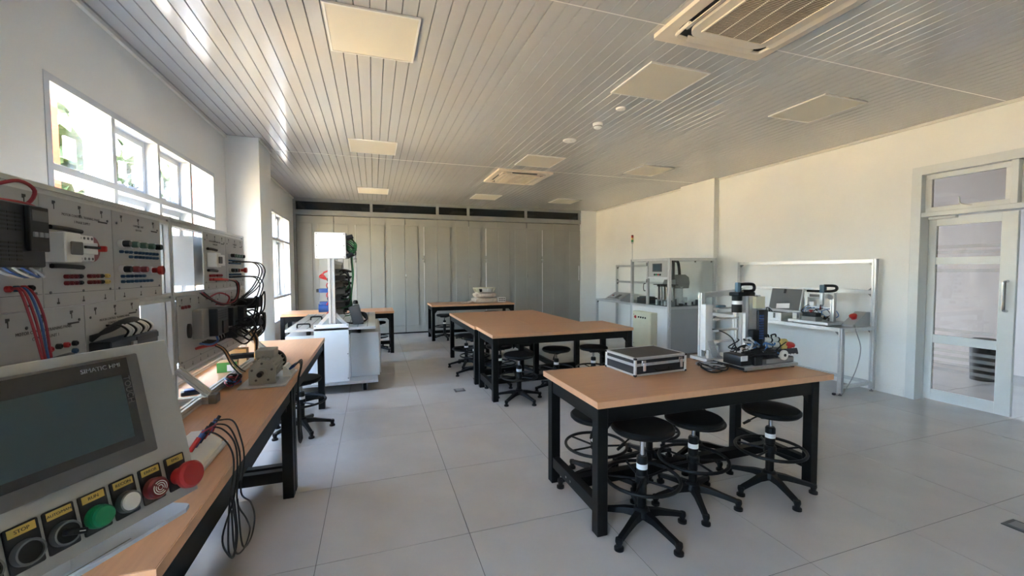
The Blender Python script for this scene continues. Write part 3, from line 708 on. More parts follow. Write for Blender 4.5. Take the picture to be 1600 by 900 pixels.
ptext(p3, 'CONTROL UNIT', .012, 2.352, 1.708); ptext(p3, 'BUTTON', .012, 2.352, 1.690)
for y, c in ((2.20, 'rubber'), (2.265, 'greendull'), (2.335, 'greendull'), (2.405, 'greendull'), (2.475, 'rubber')): pbut(p3, y, 1.622, c)
for y, c in ((2.20, 'rubber'), (2.265, 'reddull'), (2.335, 'reddull')): pbut(p3, y, 1.513, c)
pbut(p3, 2.435, 1.509, 'red', True)
for z in (1.588, 1.568):
    for y in (2.198, 2.239, 2.269, 2.312, 2.345, 2.372, 2.405, 2.437, 2.472, 2.50): 
        if not (z < 1.58 and y < 2.25): jack(p3, y, z, 'bluejack', .0066)
for z in (1.483, 1.46):
    for y in (2.201, 2.241, 2.268, 2.308, 2.34, 2.371, 2.405, 2.436): 
        if not (z > 1.47 and y > 2.38): jack(p3, y, z, 'bluejack', .0066)
# lower row, near bay
p4 = panel(1.41, 1.952, .955, 1.379, 'white training panel lettered control unit 1 with black cable bundle, lower row')
ptext(p4, 'MOTOR CONTROL TRAINING PANEL', .0145, 1.76, 1.312); ptext(p4, 'CONTROL UNIT 1', .0145, 1.76, 1.290)
for (y, z, c) in ((1.765, 1.247, 'red'), (1.806, 1.25, 'rubber'), (1.843, 1.249, 'red'), (1.885, 1.248, 'rubber'), (1.883, 1.221, 'bluejack')): jack(p4, y, z, c)
for k in range(6): ptube(p4, 'control_cable', 'rubber', [(.03, 1.47, 1.20-k*.01), (.07, 1.58, 1.222-k*.009), (.075, 1.70, 1.232-k*.010), (.05, 1.80+k*.012, 1.22-k*.010), (.02, 1.85+k*.012, 1.17)], .006)
for k, c in enumerate(('cableR', 'cableR', 'cableB', 'cableR')):
    ptube(p1, 'test_lead', c, [(.015, 1.615+k*.006, 1.452), (.045, 1.60+k*.014, 1.448), (.055, 1.615+k*.018, 1.37), (.058, 1.64+k*.014, 1.27), (.06, 1.665+k*.009, 1.16), (.062, 1.68+k*.004, 1.04)], .0034)
p5 = panel(1.955, 2.335, .955, 1.379, 'white training panel with long black programmable controller, lower row')
ptext(p5, 'MOTOR CONTROL TRAINING PANEL', .0125, 2.145, 1.312); ptext(p5, 'CONTROL UNIT 2', .0125, 2.145, 1.295)
d = dev(p5, 'controller', 'anthracite', 1.965, 2.325, 1.10, 1.235, 0, .075, .004)
MB().box(.0755, .083, 2.10-1.955, 2.13-1.955, 1.13-.955, 1.215-.955).build('mode_switch', 'grey', d)
MB().box(.0755, .079, 2.14-1.955, 2.32-1.955, 1.205-.955, 1.228-.955).build('terminal_strip', 'rubber', d)
for k in range(11):
    y = 2.09+k*.02; ptube(p5, 'signal_wire', 'white' if k % 3 else 'rubber', [(.06, y, 1.236), (.075, y-.008, 1.262), (.06, y-.035, 1.288), (.03, y-.06, 1.292)], .004)
for k in range(5): ptube(p5, 'bundled_cable', 'rubber', [(.015, 1.965, 1.258-k*.004), (.045, 2.03, 1.272+k*.004), (.06, 2.12, 1.296+k*.003), (.05, 2.22, 1.285+k*.003), (.03, 2.30, 1.25+k*.004)], .0065)
# far bay
p6 = panel(3.11, 3.528, 1.383, 1.757, 'white training panel with breaker and red jack strips, left of the far upper pair')
ptext(p6, 'MOTOR CONTROL TRAINING PANEL', .0125, 3.32, 1.703); ptext(p6, '1 PHASE SUPPLY', .0125, 3.32, 1.684)
dev(p6, 'contactor', 'white', 3.17, 3.25, 1.53, 1.625, 0, .06); dev(p6, 'circuit_breaker', 'white', 3.251, 3.36, 1.54, 1.615, 0, .05); dev(p6, 'contactor_cover', 'greydark', 3.175, 3.24, 1.555, 1.60, .061, .072)
for z in (1.65, 1.51): MB().tube([(.014, .05, z-1.383), (.016, .12, z-1.383), (.02, .19, z-.004-1.383)], .009, 8).build('cable_sleeve', 'rubber', p6)
for k in range(8):
    for z in (1.475, 1.45): jack(p6, 3.20+k*.025+(.03 if k > 3 else 0), z, 'red', .009)
ptube(p6, 'test_plug', 'red', [(.02, 3.22, 1.45), (.05, 3.28, 1.448), (.06, 3.36, 1.445)], .009)
p7 = panel(3.532, 3.955, 1.383, 1.757, 'white training panel with push buttons and plugged test leads, far end of the upper row')
ptext(p7, 'CONTROL UNIT', .012, 3.74, 1.708); ptext(p7, 'BUTTON', .012, 3.74, 1.690)
for k, c in enumerate(('rubber', 'greendull', 'greendull', 'greendull', 'rubber')): pbut(p7, 3.60+k*.065, 1.622, c)
for k, c in enumerate(('rubber', 'rubber', 'darkred')): pbut(p7, 3.60+k*.065, 1.512, c)
pbut(p7, 3.83, 1.512, 'red', True)
for k in range(9):
    for z in (1.585, 1.565, 1.48, 1.46): jack(p7, 3.59+k*.032, z, 'bluejack', .0066)
for k, (ys, zs_) in enumerate(((3.62, 1.575), (3.70, 1.575), (3.80, 1.575), (3.62, 1.462), (3.72, 1.462))):
    ptube(p7, 'test_lead', 'rubber', [(.02, ys, zs_), (.09, ys+.02, zs_+.002), (.15, ys+.08, zs_-.01), (.17, ys+.12, zs_-.08), (.13, ys+.06, zs_-.20), (.08, ys-.05-k*.02, 1.30), (.05, ys-.1, 1.24)], .0048)
for k in range(3):
    ptube(p6, 'test_lead', ('rubber', 'cableR', 'rubber')[k], [(.05, 3.36, 1.448), (.09, 3.44+.03*k, 1.42), (.10, 3.40, 1.33-.02*k), (.08, 3.28-.05*k, 1.285), (.05, 3.15-.07*k, 1.31+.015*k), (.03, 3.02-.03*k, 1.375)], .0042)
p8 = panel(2.715, 3.30, .945, 1.362, 'white training panel with dark inverter drive and oval socket, far bay lower row')
d = dev(p8, 'inverter_side', 'grey', 2.90, 3.0, 1.10, 1.275, 0, .06, .003)
d = dev(p8, 'inverter_drive', 'anthracite', 3.002, 3.20, 1.10, 1.270, 0, .105, .004)
vents(p8, d, 3.01, 3.19, 1.20, 1.26, .1055, 4, 3)
MB().box(.1055, .115, 3.07-2.715, 3.16-2.715, 1.11-.945, 1.19-.945, .002, 1).build('keypad', 'rubber', d)
q = MB(); q.poly([(.0063, 2.84+.018*math.cos(R(a))-2.715, 1.16+.042*math.sin(R(a))-.945) for a in range(0, 360, 20)], (.014, 0, 0)); q.build('oval_socket', 'rubber', p8)
for k in range(3): jack(p8, 2.77+k*.04, 1.30, 'darkred'); 
for k in range(4): ptube(p8, 'drive_wire', 'rubber' if k else 'cableB', [(.09, 3.02+k*.05, 1.10), (.10, 3.0+k*.05, 1.07), (.08, 2.94+k*.05, 1.06), (.04, 2.90+k*.04, 1.075)], .006)
for k in range(3): ptube(p8, 'motor_lead', 'red', [(.02, 2.90+k*.02, 1.045), (.06, 2.95+k*.02, 1.05), (.08, 3.0+k*.02, 1.045)], .008)
for k in range(3): ptube(p8, 'motor_lead_cable', ('rubber', 'cableY', 'rubber')[k], [(.08, 3.0+k*.02, 1.045), (.11, 3.06+k*.02, 1.00), (.13, 3.12+k*.03, .90), (.15, 3.18+k*.04, .83), (.16, 3.22+k*.05, .80)], .0045)
ptube(p8, 'control_cable', 'cableR', [(.02, 3.10, 1.33), (.05, 3.22, 1.36), (.09, 3.28, 1.33), (.08, 3.24, 1.28), (.05, 3.16, 1.29)], .005)
p9 = panel(3.304, 3.955, .945, 1.362, 'white training panel crowded with black contactors and looped cables, far bay lower row')
rn = random.Random(5)
for (y, z, w, h, dd) in ((3.36, 1.12, .10, .13, .09), (3.48, 1.14, .09, .11, .12), (3.60, 1.22, .16, .075, .17), (3.62, 1.08, .17, .07, .18), (3.46, 1.02, .12, .07, .08)):
    dev(p9, 'contactor', 'rubber' if dd > .1 else 'anthracite', y, y+w, z, z+h, 0, dd, .004)
for k in range(16):
    y = rn.uniform(3.38, 3.75); z = rn.uniform(1.08, 1.28)
    ptube(p9, 'looped_cable', 'rubber', [(.08, y, z), (.16, y+.03, z+.03), (.19, y+rn.uniform(.02, .10), z+rn.uniform(-.02, .09)), (.17, y+rn.uniform(.05, .15), z-.06), (.12, y+.05, z-.11), (.07, y-.02, z-.05)], .0062)
for k in range(4): ptube(p9, 'trailing_cable', ('cableY', 'rubber', 'rubber', 'cableY')[k], [(.14, 3.52+k*.03, 1.06), (.17, 3.54+k*.03, .98), (.18, 3.50+k*.02, .88), (.20+.02*k, 3.42, .80)], .0058)
# ================================================================ things on the window benches
Z = TH+.0005
mo = thing('electric_motor', 'grey electric motor with black shaft bolted to a base plate on the window bench', 'motor', (-.68, 3.13, Z))
MB().box(-.13, .14, -.21, .22, 0, .014, .003, 1).build('base_plate', 'alu', mo)
q = MB(); q.poly([(-.075+.0, -.17, .0145), (-.075, -.17, .09)] + [(.075*math.cos(R(a)), -.17, .09+.075*math.sin(R(a))) for a in range(170, -1, -10)] + [(.075, -.17, .0145)], (0, .022, 0))
fl_ = q.build('flange_bracket', 'motorgrey', mo)
for a in range(0, 360, 72): MB().lathe([(.007, 0), (.007, .006), (.001, .007)], (.058*math.cos(R(a+18)), -.1702, .09+.058*math.sin(R(a+18))), (0, -1, 0), 8).build('bolt', 'greydark', fl_)
MB().box(-.07, .075, -.16, -.06, .0145, .035, .003, 1).build('foot', 'motorgrey', mo)
MB().lathe([(.03, 0), (.03, .02), (.02, .022)], (0, -.1705, .09), (0, -1, 0), 20).build('shaft_boss', 'motorgrey', mo)
MB().lathe([(.016, 0), (.016, .045), (.013, .05), (.001, .05)], (0, -.193, .09), (0, -1, 0), 16).build('shaft', 'rubber', mo)
MB().cyl((0, -.147, .10), (0, .10, .10), .07, n=28).build('motor_body', 'motorgrey', mo)
q = MB()
for a in range(0, 360, 20):
    c_, s_ = math.cos(R(a)), math.sin(R(a)); mm = Matrix.Translation((0, 0, .10)) @ Matrix.Rotation(R(a), 4, 'Y')
    q.box(.068, .082, -.12, .09, -.003, .003, mx=mm)
q.build('cooling_fins', 'motorgrey', mo)
MB().lathe([(.082, 0), (.084, .01), (.082, .055), (.06, .062), (.001, .062)], (0, .101, .10), (0, 1, 0), 28).build('fan_cover', 'blackplastic', mo)
MB().box(-.06, .05, -.08, .06, .165, .215, .004, 1).build('terminal_box', 'motorgrey', mo)
q = MB(); q.poly([(.085, .0, .0145), (.137, .0, .0145), (.137, .0, .035), (.10, .0, .085), (.085, .0, .085)], (0, .14, 0)); tb = q.build('jack_block', 'white', mo)
for k in range(3): MB().cyl((.12, .03+k*.04, .058), (.155, .03+k*.04, .082), .008, n=10).build('plug', ('blue', 'rubber', 'tealdark')[k], mo)
for k in range(3):
    MB().tube([(.153, .03+k*.04, .08), (.18, .04+k*.045, .10), (.19, .02+k*.03, .07), (.175, 0.0+.02*k, -.02), (.173, -.02+.02*k, -.15), (.172, -.03+.03*k, -.30), (.174, -.02+.03*k, -.42), (.18, .03+.03*k, -.46), (.178, .06, -.36), (.175, .05, -.2)], .0045, 7).build('lead', 'rubber', mo)
cc = thing('cable_coil', 'tangled coil of red blue and black leads beside the electric motor', 'cable', (-.862, 3.05, Z))
for k, c in enumerate(('cableB', 'rubber', 'cableR', 'rubber', 'cableB', 'cableR', 'rubber')):
    MB().tube(loops((0, 0, .008+.005*k), .034, 2, 20+k, 2.4, .03), .0055, 7).build('lead', c, cc)
gb = thing('carton', 'small green and brown carton on the window bench by the rack', 'box', (-1.025, 3.52, Z), R(8))
gbb = MB().box(-.06, .06, -.05, .05, 0, .075, .002, 1).build('carton_body', 'cardboard', gb)
MB().box(-.0615, .0615, -.0515, -.0501, .002, .073).build('green_face', 'greenbox', gb)
MB().box(.0, .04, -.0525, -.0516, .008, .055).build('paper_label', 'paper', gb)
bb = thing('cardboard_box', 'brown cardboard box standing behind the green carton', 'box', (-1.025, 3.76, Z), R(5))
MB().box(-.065, .065, -.05, .05, 0, .125, .002, 1).build('carton_body', 'cardboard', bb); MB().box(-.01, .01, -.051, -.0502, 0, .125).build('tape', 'cableY', bb)
bd_ = thing('power_supply', 'flat black power supply lying across the cartons', 'power supply', (-.985, 3.60, Z+.0765), R(10))
bx_ = MB().box(-.05, .13, -.045, .045, 0, .03, .006).build('body', 'blackplastic', bd_); MB().box(-.03, .03, -.02, .02, .0302, .031).build('rating_label', 'greydark', bd_)
tl_ = thing('tool_case', 'small blue and black instrument lying on the bench inside the rack base', 'instrument', (-1.02, 2.93, Z), R(20))
MB().box(-.075, .03, -.03, .03, 0, .022, .004, 1).build('body', 'anthracite', tl_); MB().box(-.06, .01, -.025, .025, .0222, .032, .003, 1).build('top_cover', 'blue', tl_)
# terminal block with plugs near the console and hanging leads
pk = thing('jack_terminal', 'white jack terminal with red and blue plugs and black leads hanging off the bench', 'terminal', (-.66, 1.90, Z))
MB().box(-.12, .06, -.16, .13, 0, .012, .002, 1).build('base_plate', 'alu', pk)
q = MB(); q.poly([(-.06, -.13, .0125), (.045, -.13, .0125), (.045, -.13, .03), (-.01, -.13, .075), (-.06, -.13, .075)], (0, .23, 0)); q.build('jack_block', 'white', pk)
for k, c in enumerate(('red', 'blue', 'rubber', 'red', 'blue')):
    y = -.09+k*.042; MB().cyl((.0, y, .06), (.022, y+.03, .10), .009, n=10).build('plug', c, pk)
    MB().cyl((.022, y+.03, .10), (.034, y+.046, .122), .0065, n=10).build('plug_sleeve', ('cableB', 'rubber', 'rubber', 'cableB', 'rubber')[k], pk)
hang = [[(.03, 0.0, .12), (.08, -.01, .11), (.135, -.06, .07), (.155, -.10, .0), (.158, -.16, -.10), (.158, -.29, -.17), (.16, -.25, -.26), (.16, -.19, -.30), (.16, -.16, -.22), (.16, -.2, -.08)],
        [(.03, .03, .12), (.09, .02, .11), (.14, -.05, .07), (.162, -.09, 0.0), (.164, -.15, -.12), (.166, -.05, -.25), (.166, -.01, -.32), (.166, -.10, -.34), (.166, -.2, -.28), (.166, -.22, -.12)],
        [(.03, -.04, .12), (.08, -.05, .10), (.13, -.09, .06), (.152, -.13, 0.0), (.153, -.20, -.12), (.153, -.22, -.26), (.153, -.17, -.32), (.153, -.12, -.26), (.153, -.15, -.1)],
        [(.03, .07, .12), (.10, .05, .12), (.15, -.03, .07), (.17, -.07, 0.0), (.172, -.13, -.10), (.174, -.02, -.20), (.174, .03, -.29), (.174, -.03, -.34), (.174, -.14, -.30), (.174, -.18, -.1)],
        [(.03, -.06, .12), (.06, -.03, .13), (.05, .03, .12), (.03, .05, .08)]]
for k, h in enumerate(hang): MB().tube(h, .0032, 7, 6).build('lead', 'rubber' if k < 4 else 'cableR', pk)
# ================================================================ white mobile trainer behind the window benches
ct = thing('mobile_trainer', 'white mobile trainer cart with upright profile board and white control box', 'trainer cart', (-.485, 5.35, 0))
MB().box(-.5, .5, 0.0, 1.86, .79, .822, .003, 1).build('worktop', 'alu', ct)
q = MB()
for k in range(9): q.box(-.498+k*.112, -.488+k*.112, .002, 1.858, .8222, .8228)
q.build('worktop_slots', 'aludark', ct)['kind'] = 'stuff'  # flat strips, the shade of slots put into their colour
for x in (-.28, .30):
    for y in (.08, .13): MB().box(x-.02, x+.02, y+.1, y+.14, .72, .789).build('support_block', 'blacksteel', ct)
MB().box(-.195, .19, .0, .012, .165, .868, .002, 1).build('front_panel', 'whitemetal', ct)
for (x, z) in ((-.18, .85), (.175, .85), (.175, .5), (-.18, .2), (.175, .2)): MB().lathe([(.007, 0), (.007, .002), (.001, .003)], (x, -.0002, z), (0, -1, 0), 8).build('screw', 'greydark', ct)
cr = MB().box(.195, .545, .25, 1.75, .15, .715, .004, 1).build('side_cabinet', 'whitemetal', ct)
MB().box(.5455, .560, .30, 1.70, .17, .70, .003, 1).build('cabinet_door', 'whitemetal', cr)
MB().box(-.545, -.2, .25, 1.75, .15, .71, .004, 1).build('side_cabinet', 'whitemetal', ct)
MB().box(-.19, .19, .25, 1.75, .15, .70).build('core_cabinet', 'whitemetal', ct)
MB().box(-.52, .52, .02, 1.84, .118, .149, .003, 1).build('base_frame', 'alu', ct)
for x in (-.42, .36):
    for y in (.14, 1.70):
        ca = MB().box(x-.04, x+.04, y-.04, y+.04, .095, .1175).build('caster', 'cabgrey', ct)
        q = MB(); q.box(x-.03, x-.022, y-.045, y+.03, .03, .095); q.box(x+.022, x+.03, y-.045, y+.03, .03, .095); q.build('fork', 'grey', ca)
        MB().cyl((x-.02, y-.01, .045), (x+.02, y-.01, .045), .045, n=20).build('wheel', 'blackplastic', ca)
for (x, y) in ((-.32, .12), (-.28, .95)):
    MB().tube([(x-.07, y, .823), (x-.068, y, .858), (x-.05, y, .868), (x+.05, y, .868), (x+.068, y, .858), (x+.07, y, .823)], .009, 8, 3).build('grab_handle', 'blackplastic', ct)
for y in (.12, 1.72):
    MB().prof((0, y, .823), (0, y, 1.70), .075).build('upright', 'alu', ct)
    for s in (-1, 1): MB().prof((s*.16, y, .835), (s*.035, y, .975), .04, (0, 1, 0)).build('brace', 'alu', ct)
    MB().box(-.045, .045, y-.045, y+.045, .8225, .862, .003, 1).build('upright_foot', 'blackplastic', ct)
for z in (.92, 1.27, 1.62): MB().prof((0, .158, z), (0, 1.682, z), .04).build('rail', 'alu', ct)
bdm = MB().box(-.006, .006, .16, 1.68, .945, 1.60).build('mounting_board', 'cabgrey', ct)
q = MB()
cb_ = MB().box(-.17, .175, .06, .25, 1.655, 1.968, .004, 1).build('control_box', 'whitemetal', ct)
for (x, z) in ((-.15, 1.95), (.155, 1.95), (-.15, 1.81), (.155, 1.81), (-.15, 1.675), (.155, 1.675)): MB().lathe([(.006, 0), (.006, .002), (.001, .003)], (x, .0598, z), (0, -1, 0), 8).build('screw', 'greydark', cb_)
rn = random.Random(11)
# window side of the board: grippers and blue drives
for (z, c, y, kind) in ((1.52, 'rubber', .3, 'g'), (1.25, 'blue', .28, 'd'), (.98, 'blue', .32, 'm')):
    if kind == 'g':
        MB().lathe([(.04, 0), (.04, .03), (.03, .05), (.001, .05)], (-.0062, y, z+.02), (-1, 0, 0), 16).build('gauge', 'white', bdm)
        for k in range(4): MB().tube([(-.05, y+.02*k, z-.01), (-.11, y+.03*k, z-.04), (-.09-.02*k, y-.02, z-.09), (-.05, y, z-.13)], .008, 6).build('red_tube', 'red', bdm)
    elif kind == 'd':
        MB().box(-.16, -.0062, y-.03, y+.06, z-.015, z+.035, .005).build('valve_drive', 'blue', bdm); MB().box(-.19, -.1605, y-.02, y+.04, z-.01, z+.03, .004).build('valve_nose', 'rubber', bdm)
    else:
        MB().cyl((-.0062, y, z+.06), (-.17, y, z+.06), .055, n=20).build('pump_motor', 'blue', bdm); MB().box(-.16, -.02, y-.04, y+.04, z+.1, z+.14, .005).build('pump_terminal', 'blue', bdm)
for k in range(8):
    z = 1.42-k*.06; MB().tube([(-.0062, .26+.1*(k % 3), z), (-.06, .27, z-.01), (-.05-.02*(k % 2), .3, z-.06), (-.0062, .33, z-.1)], .007, 6).build('red_tube', 'red' if k % 2 else 'rubber', bdm)
# room side of the board: black pneumatic valves and hoses
for k in range(7):
    z = 1.50-k*.085
    for j in range(4):
        y = .25+j*.33+rn.uniform(-.04, .04); dx = rn.uniform(.07, .15)
        v = MB().box(.0062, dx, y, y+.10, z-.03, z+.03, .006).build('valve_block', 'greydark' if (k+j) % 3 else 'grey', bdm)
        MB().cyl((dx, y+.05, z), (dx+rn.uniform(.03, .08), y+.05, z+rn.uniform(-.01, .01)), .017, .012, 10).build('connector', 'rubber', v)
for k in range(12):
    y, z = .22+.08*k, 1.50-.045*k; y2 = y+rn.uniform(-.1, .1)
    MB().tube([(.08, y, z), (.15, y, z+.02), (.19, (y+y2)/2, z-.06), (.16, y2, z-.14), (.08, y2, z-.16)], .008, 6).build('air_hose', ('rubber', 'rubber', 'cablegreen')[k % 3], bdm)
for k in range(9):
    a = rn.uniform(0, .04)
    MB().tube([(.176, .12+a, 1.93-.02*k), (.22, .10+a, 1.92-.025*k), (.255+a, .12, 1.86-.02*k), (.25+a, .14, 1.76), (.22+a/2, .18, 1.66+.01*k), (.235+a/3, .22, 1.45), (.22, .25+a, 1.25), (.205, .3, 1.10), (.17, .34+a, 1.05), (.08, .4, 1.02)], .0085, 6).build('green_lead', 'cablegreen' if k % 4 else 'rubber', cb_)
for (z, dz) in ((1.90, .05), (1.68, .05)): MB().cyl((.18, .10, z), (.255, .10, z+dz*.6), .032, .026, 12).build('plug', 'rubber', cb_)
MB().box(.20, .33, .28, .40, .823, 1.06, .008, mx=Matrix.Translation((.265, .34, .94)) @ Matrix.Rotation(R(-14), 4, 'Y') @ Matrix.Translation((-.265, -.34, -.94))).build('tilted_module', 'greydark', ct)
for k in range(5): MB().tube([(.30, .30+.02*k, .98), (.38, .28+.02*k, .96-.02*k), (.40, .3, .88), (.33, .36, .835), (.22+.03*k, .30, .83), (.15, .36, .835)], .007, 6).build('module_lead', 'rubber', ct)
MB().lathe([(.001, 0), (.03, .004), (.032, .03), (.02, .05), (.001, .052)], (.26, .34, 1.075), n=14).build('module_knob', 'rubber', ct)
# ================================================================ wrapped baskets on the table by the partition
bk = thing('wire_basket', 'pale plastic basket with white packets on top of the wrapped bundles', 'basket', (2.42, 9.22, TH+.232))
q = MB(); q.poly([(px, py, .0) for px, py in rrect(.40, .30, .04)], (0, 0, .008)); q.build('base', 'bag', bk)
for k in range(28):
    pts = rrect(.42, .32, .05, 6); p = pts[k]; pk_ = (p[0]*1.12, p[1]*1.12)
    part_ = MB().cyl((p[0]*.95, p[1]*.95, .006), (pk_[0], pk_[1], .10), .006, n=6).build('basket_bar', 'beigebox', bk)
MB().tube([(px*1.12, py*1.12, .10) for px, py in rrect(.42, .32, .05)], .009, 6, 1, True).build('rim', 'beigebox', bk)
for (x, y, c) in ((-.10, -.04, 'rubber'), (.02, .0, 'white'), (-.02, .06, 'paper'), (.1, -.03, 'white')): MB().box(x-.06, x+.05, y-.05, y+.05, .0085, .075+.02*(x > 0), .012, mx=Matrix.Rotation(.3*x*10, 4, 'Z')).build('packet', c, bk)
def bundle(z, w, d, h, seed, label):
    t = thing('wrapped_bundle', label, 'bundle', (2.42, 9.22, z), 0, 'plastic wrapped bundles')
    b = MB(); r_ = bmesh.ops.create_icosphere(b.bm, subdivisions=4, radius=1.0); rn = random.Random(seed)
    ph = [rn.uniform(0, 6) for _ in range(6)]
    for v in b.bm.verts:
        c = v.co; sg = lambda a, p: math.copysign(abs(a)**p, a)
        x, y, zz = sg(c.x, .35), sg(c.y, .35), sg(c.z, .45)
        n_ = .05*math.sin(7*c.x+ph[0]+3*c.z)+.04*math.sin(11*c.y+ph[1])+.03*math.sin(17*c.z+9*c.x+ph[2])
        v.co = Vector((x*w/2*(1+n_), y*d/2*(1+n_), max(0.0, (zz+1)/2*h*(1+n_*.5))))
    b.build('wrapping', 'bag', t, ang=80)
    b = MB()
    for k in range(5):
        yv = rn.uniform(-.3, .3)*d; b.tube([(-w*.46, yv, h*.6), (-w*.2, yv+.02, h*.98), (w*.1, yv-.02, h*.99), (w*.46, yv+.01, h*.55)], .004, 5)
    b.build('wrap_folds', 'bag', t)['kind'] = 'stuff'
bundle(TH+.001, .52, .40, .115, 3, 'lower beige plastic wrapped bundle resting on the table by the partition')
bundle(TH+.124, .47, .36, .10, 4, 'upper beige plastic wrapped bundle under the basket')
pw_ = thing('plastic_sheet', 'crumpled clear plastic sheet trailing left of the wrapped bundles', 'plastic sheet', (2.01, 9.16, TH+.001))
b = MB(); rn = random.Random(9); G = 10; vsx = [[b.bm.verts.new((-.14+.26*i/G, -.15+.28*j/G, .004+.06*(i/G)**2*abs(math.sin(i*1.7+j*.9))+.01*rn.random())) for j in range(G+1)] for i in range(G+1)]
for i in range(G):
    for j in range(G): b.bm.faces.new((vsx[i][j], vsx[i+1][j], vsx[i+1][j+1], vsx[i][j+1]))
b.build('sheet', 'bag', pw_, ang=80)
jk = thing('jack_strip_box', 'small white box with two rows of black sockets beside the wrapped bundles', 'socket box', (2.82, 9.2, TH+.001))
MB().box(-.09, .09, -.06, .06, 0, .11, .004, 1).build('body', 'white', jk)
for i in range(4):
    for z in (.035, .078): MB().cyl((-.062+i*.041, -.0602, z), (-.062+i*.041, -.07, z), .013, n=10).build('socket', 'rubber', jk)
# ================================================================ aluminium case on the nearest table
ac = thing('aluminium_case', 'black and silver aluminium flight case lying closed on the nearest table', 'case', (1.885, 2.548, TH+.004), R(3.5))
w, d, h, hl = .455, .345, .128, .078
def shell(z0, z1, nm_):
    return MB().box(-w/2+.006, w/2-.006, -d/2+.006, d/2-.006, z0, z1).build(nm_, 'caseblack', ac)
shell(.004, hl, 'lower_shell'); ld = shell(hl+.002, h-.003, 'lid')
MB().box(-w/2+.02, w/2-.02, -d/2+.02, d/2-.02, h-.0029, h-.0008).build('lid_panel', 'casetop', ld)
def edge(z0, z1, nm_, e=.014):
    b = MB()
    b.box(-w/2, w/2, -d/2, -d/2+e, z0, z1, .003, 1); b.box(-w/2, w/2, d/2-e, d/2, z0, z1, .003, 1)
    b.box(-w/2, -w/2+e, -d/2+e, d/2-e, z0, z1, .003, 1); b.box(w/2-e, w/2, -d/2+e, d/2-e, z0, z1, .003, 1); return b.build(nm_, 'alu', ac)
edge(0, .014, 'bottom_edging'); edge(hl-.011, hl, 'seam_edging', .007); edge(hl+.001, hl+.009, 'seam_edging', .007); edge(h-.018, h, 'lid_edging', .018)
for sx in (-1, 1):
    for sy in (-1, 1):
        MB().cyl((sx*(w/2-.008), sy*(d/2-.008), .01), (sx*(w/2-.008), sy*(d/2-.008), h-.012), .011, n=12).build('corner_post', 'alu', ac)
        for z in (.006, h-.010): MB().lathe([(.004, -.010), (.0125, -.004), (.0125, .006), (.004, .0105)], (sx*(w/2-.008), sy*(d/2-.008), z), n=12).build('corner_cap', 'blackplastic', ac)
for x in (-.155, .17):
    lt = MB().box(x-.018, x+.018, -d/2-.006, -d/2-.0002, hl-.01, hl+.032, .003, 1).build('latch', 'chrome', ac)
    MB().box(x-.012, x+.012, -d/2-.012, -d/2-.0062, hl-.045, hl+.018, .004, 1).build('latch_arm', 'chrome', lt)
MB().tube([(-.06, -d/2-.002, .045), (-.058, -d/2-.014, .036), (-.03, -d/2-.016, .032), (.03, -d/2-.016, .032), (.058, -d/2-.014, .036), (.06, -d/2-.002, .045)], .006, 8).build('carry_handle', 'blackplastic', ac)
for sx in (-1, 1):
    for sy in (-1, 1): MB().cyl((sx*.18, sy*.12, -.0035), (sx*.18, sy*.12, 0.0), .012, n=10).build('foot', 'rubber', ac)
# ================================================================ handling station on the nearest table
st = thing('handling_station', 'aluminium handling station with tower, gripper and tangled cables on the nearest table', 'training station', (2.725, 2.36, TH))
bp = MB().box(-.255, .265, -.145, .14, .012, .036, .001, 1).build('base_plate', 'alu', st)
for x in (-.22, .24):
    for y in (-.12, .12): MB().cyl((x, y, .0), (x, y, .0118), .014, n=10).build('foot', 'rubber', st)
for k in range(2): MB().box(-.2552, .2652, -.1462, -.1451, .017+k*.010, .021+k*.010).build('slot', 'aludark', bp)  # flat strips coloured dark to give the shade of recessed slots
MB().box(-.2562, -.2551, -.145, .14, .014, .034).build('end_cap', 'blackplastic', bp)
cv = MB().box(-.06, .255, -.12, .02, .0365, .078, .004, 1).build('conveyor', 'greydark', st)
MB().box(-.02, .25, -.1215, -.1205, .042, .072).build('conveyor_side', 'grey', cv)
MB().box(-.1, .10, -.09, .03, .0785, .105, .004, 1).build('belt', 'rubber', cv)
MB().box(-.14, -.065, -.13, -.06, .0365, .10, .004, 1).build('motor_block', 'rubber', st)
MB().box(-.255, -.195, -.118, -.114, .075, .112).build('name_tag', 'paper', st)
MB().box(-.25, -.145, -.11, .05, .0365, .11, .006).build('valve_manifold', 'rubber', st)
wl = MB().lathe([(.012, 0), (.036, .001), (.036, .016), (.012, .017)], (.135, -.142, .098), (0, 1, 0), 24).build('white_disc', 'white', st)
MB().cyl((.135, -.146, .098), (.135, -.14, .098), .011, n=12).build('disc_hub', 'rubber', wl)
MB().box(.12, .15, -.12, -.10, .0785, .09).build('disc_mount', 'alu', st)
ec = MB().box(.175, .30, -.12, -.02, .0785, .125, .004, 1, mx=Matrix.Translation((.24, -.07, .1)) @ Matrix.Rotation(R(-16), 4, 'X') @ Matrix.Translation((-.24, .07, -.1))).build('button_box', 'anthracite', st)
for k in range(3): MB().box(.19+k*.03, .208+k*.03, -.128, -.123, .092, .100).build('button', 'white', ec)
MB().lathe([(.014, 0), (.014, .02), (.029, .026), (.029, .042), (.022, .05), (.001, .052)], (.262, -.075, .125), (0, -.35, 1), 20).build('emergency_stop', 'red', ec)
q = MB(); q.poly([(.285, .0, .04), (.35, .0, .04), (.35, .0, .165), (.33, .0, .185), (.285, .0, .185)], (0, .02, 0)); q.build('yellow_guard', 'yellow', st)
MB().box(.2555, .285, .0, .02, .0785, .10).build('guard_bracket', 'alu', st)
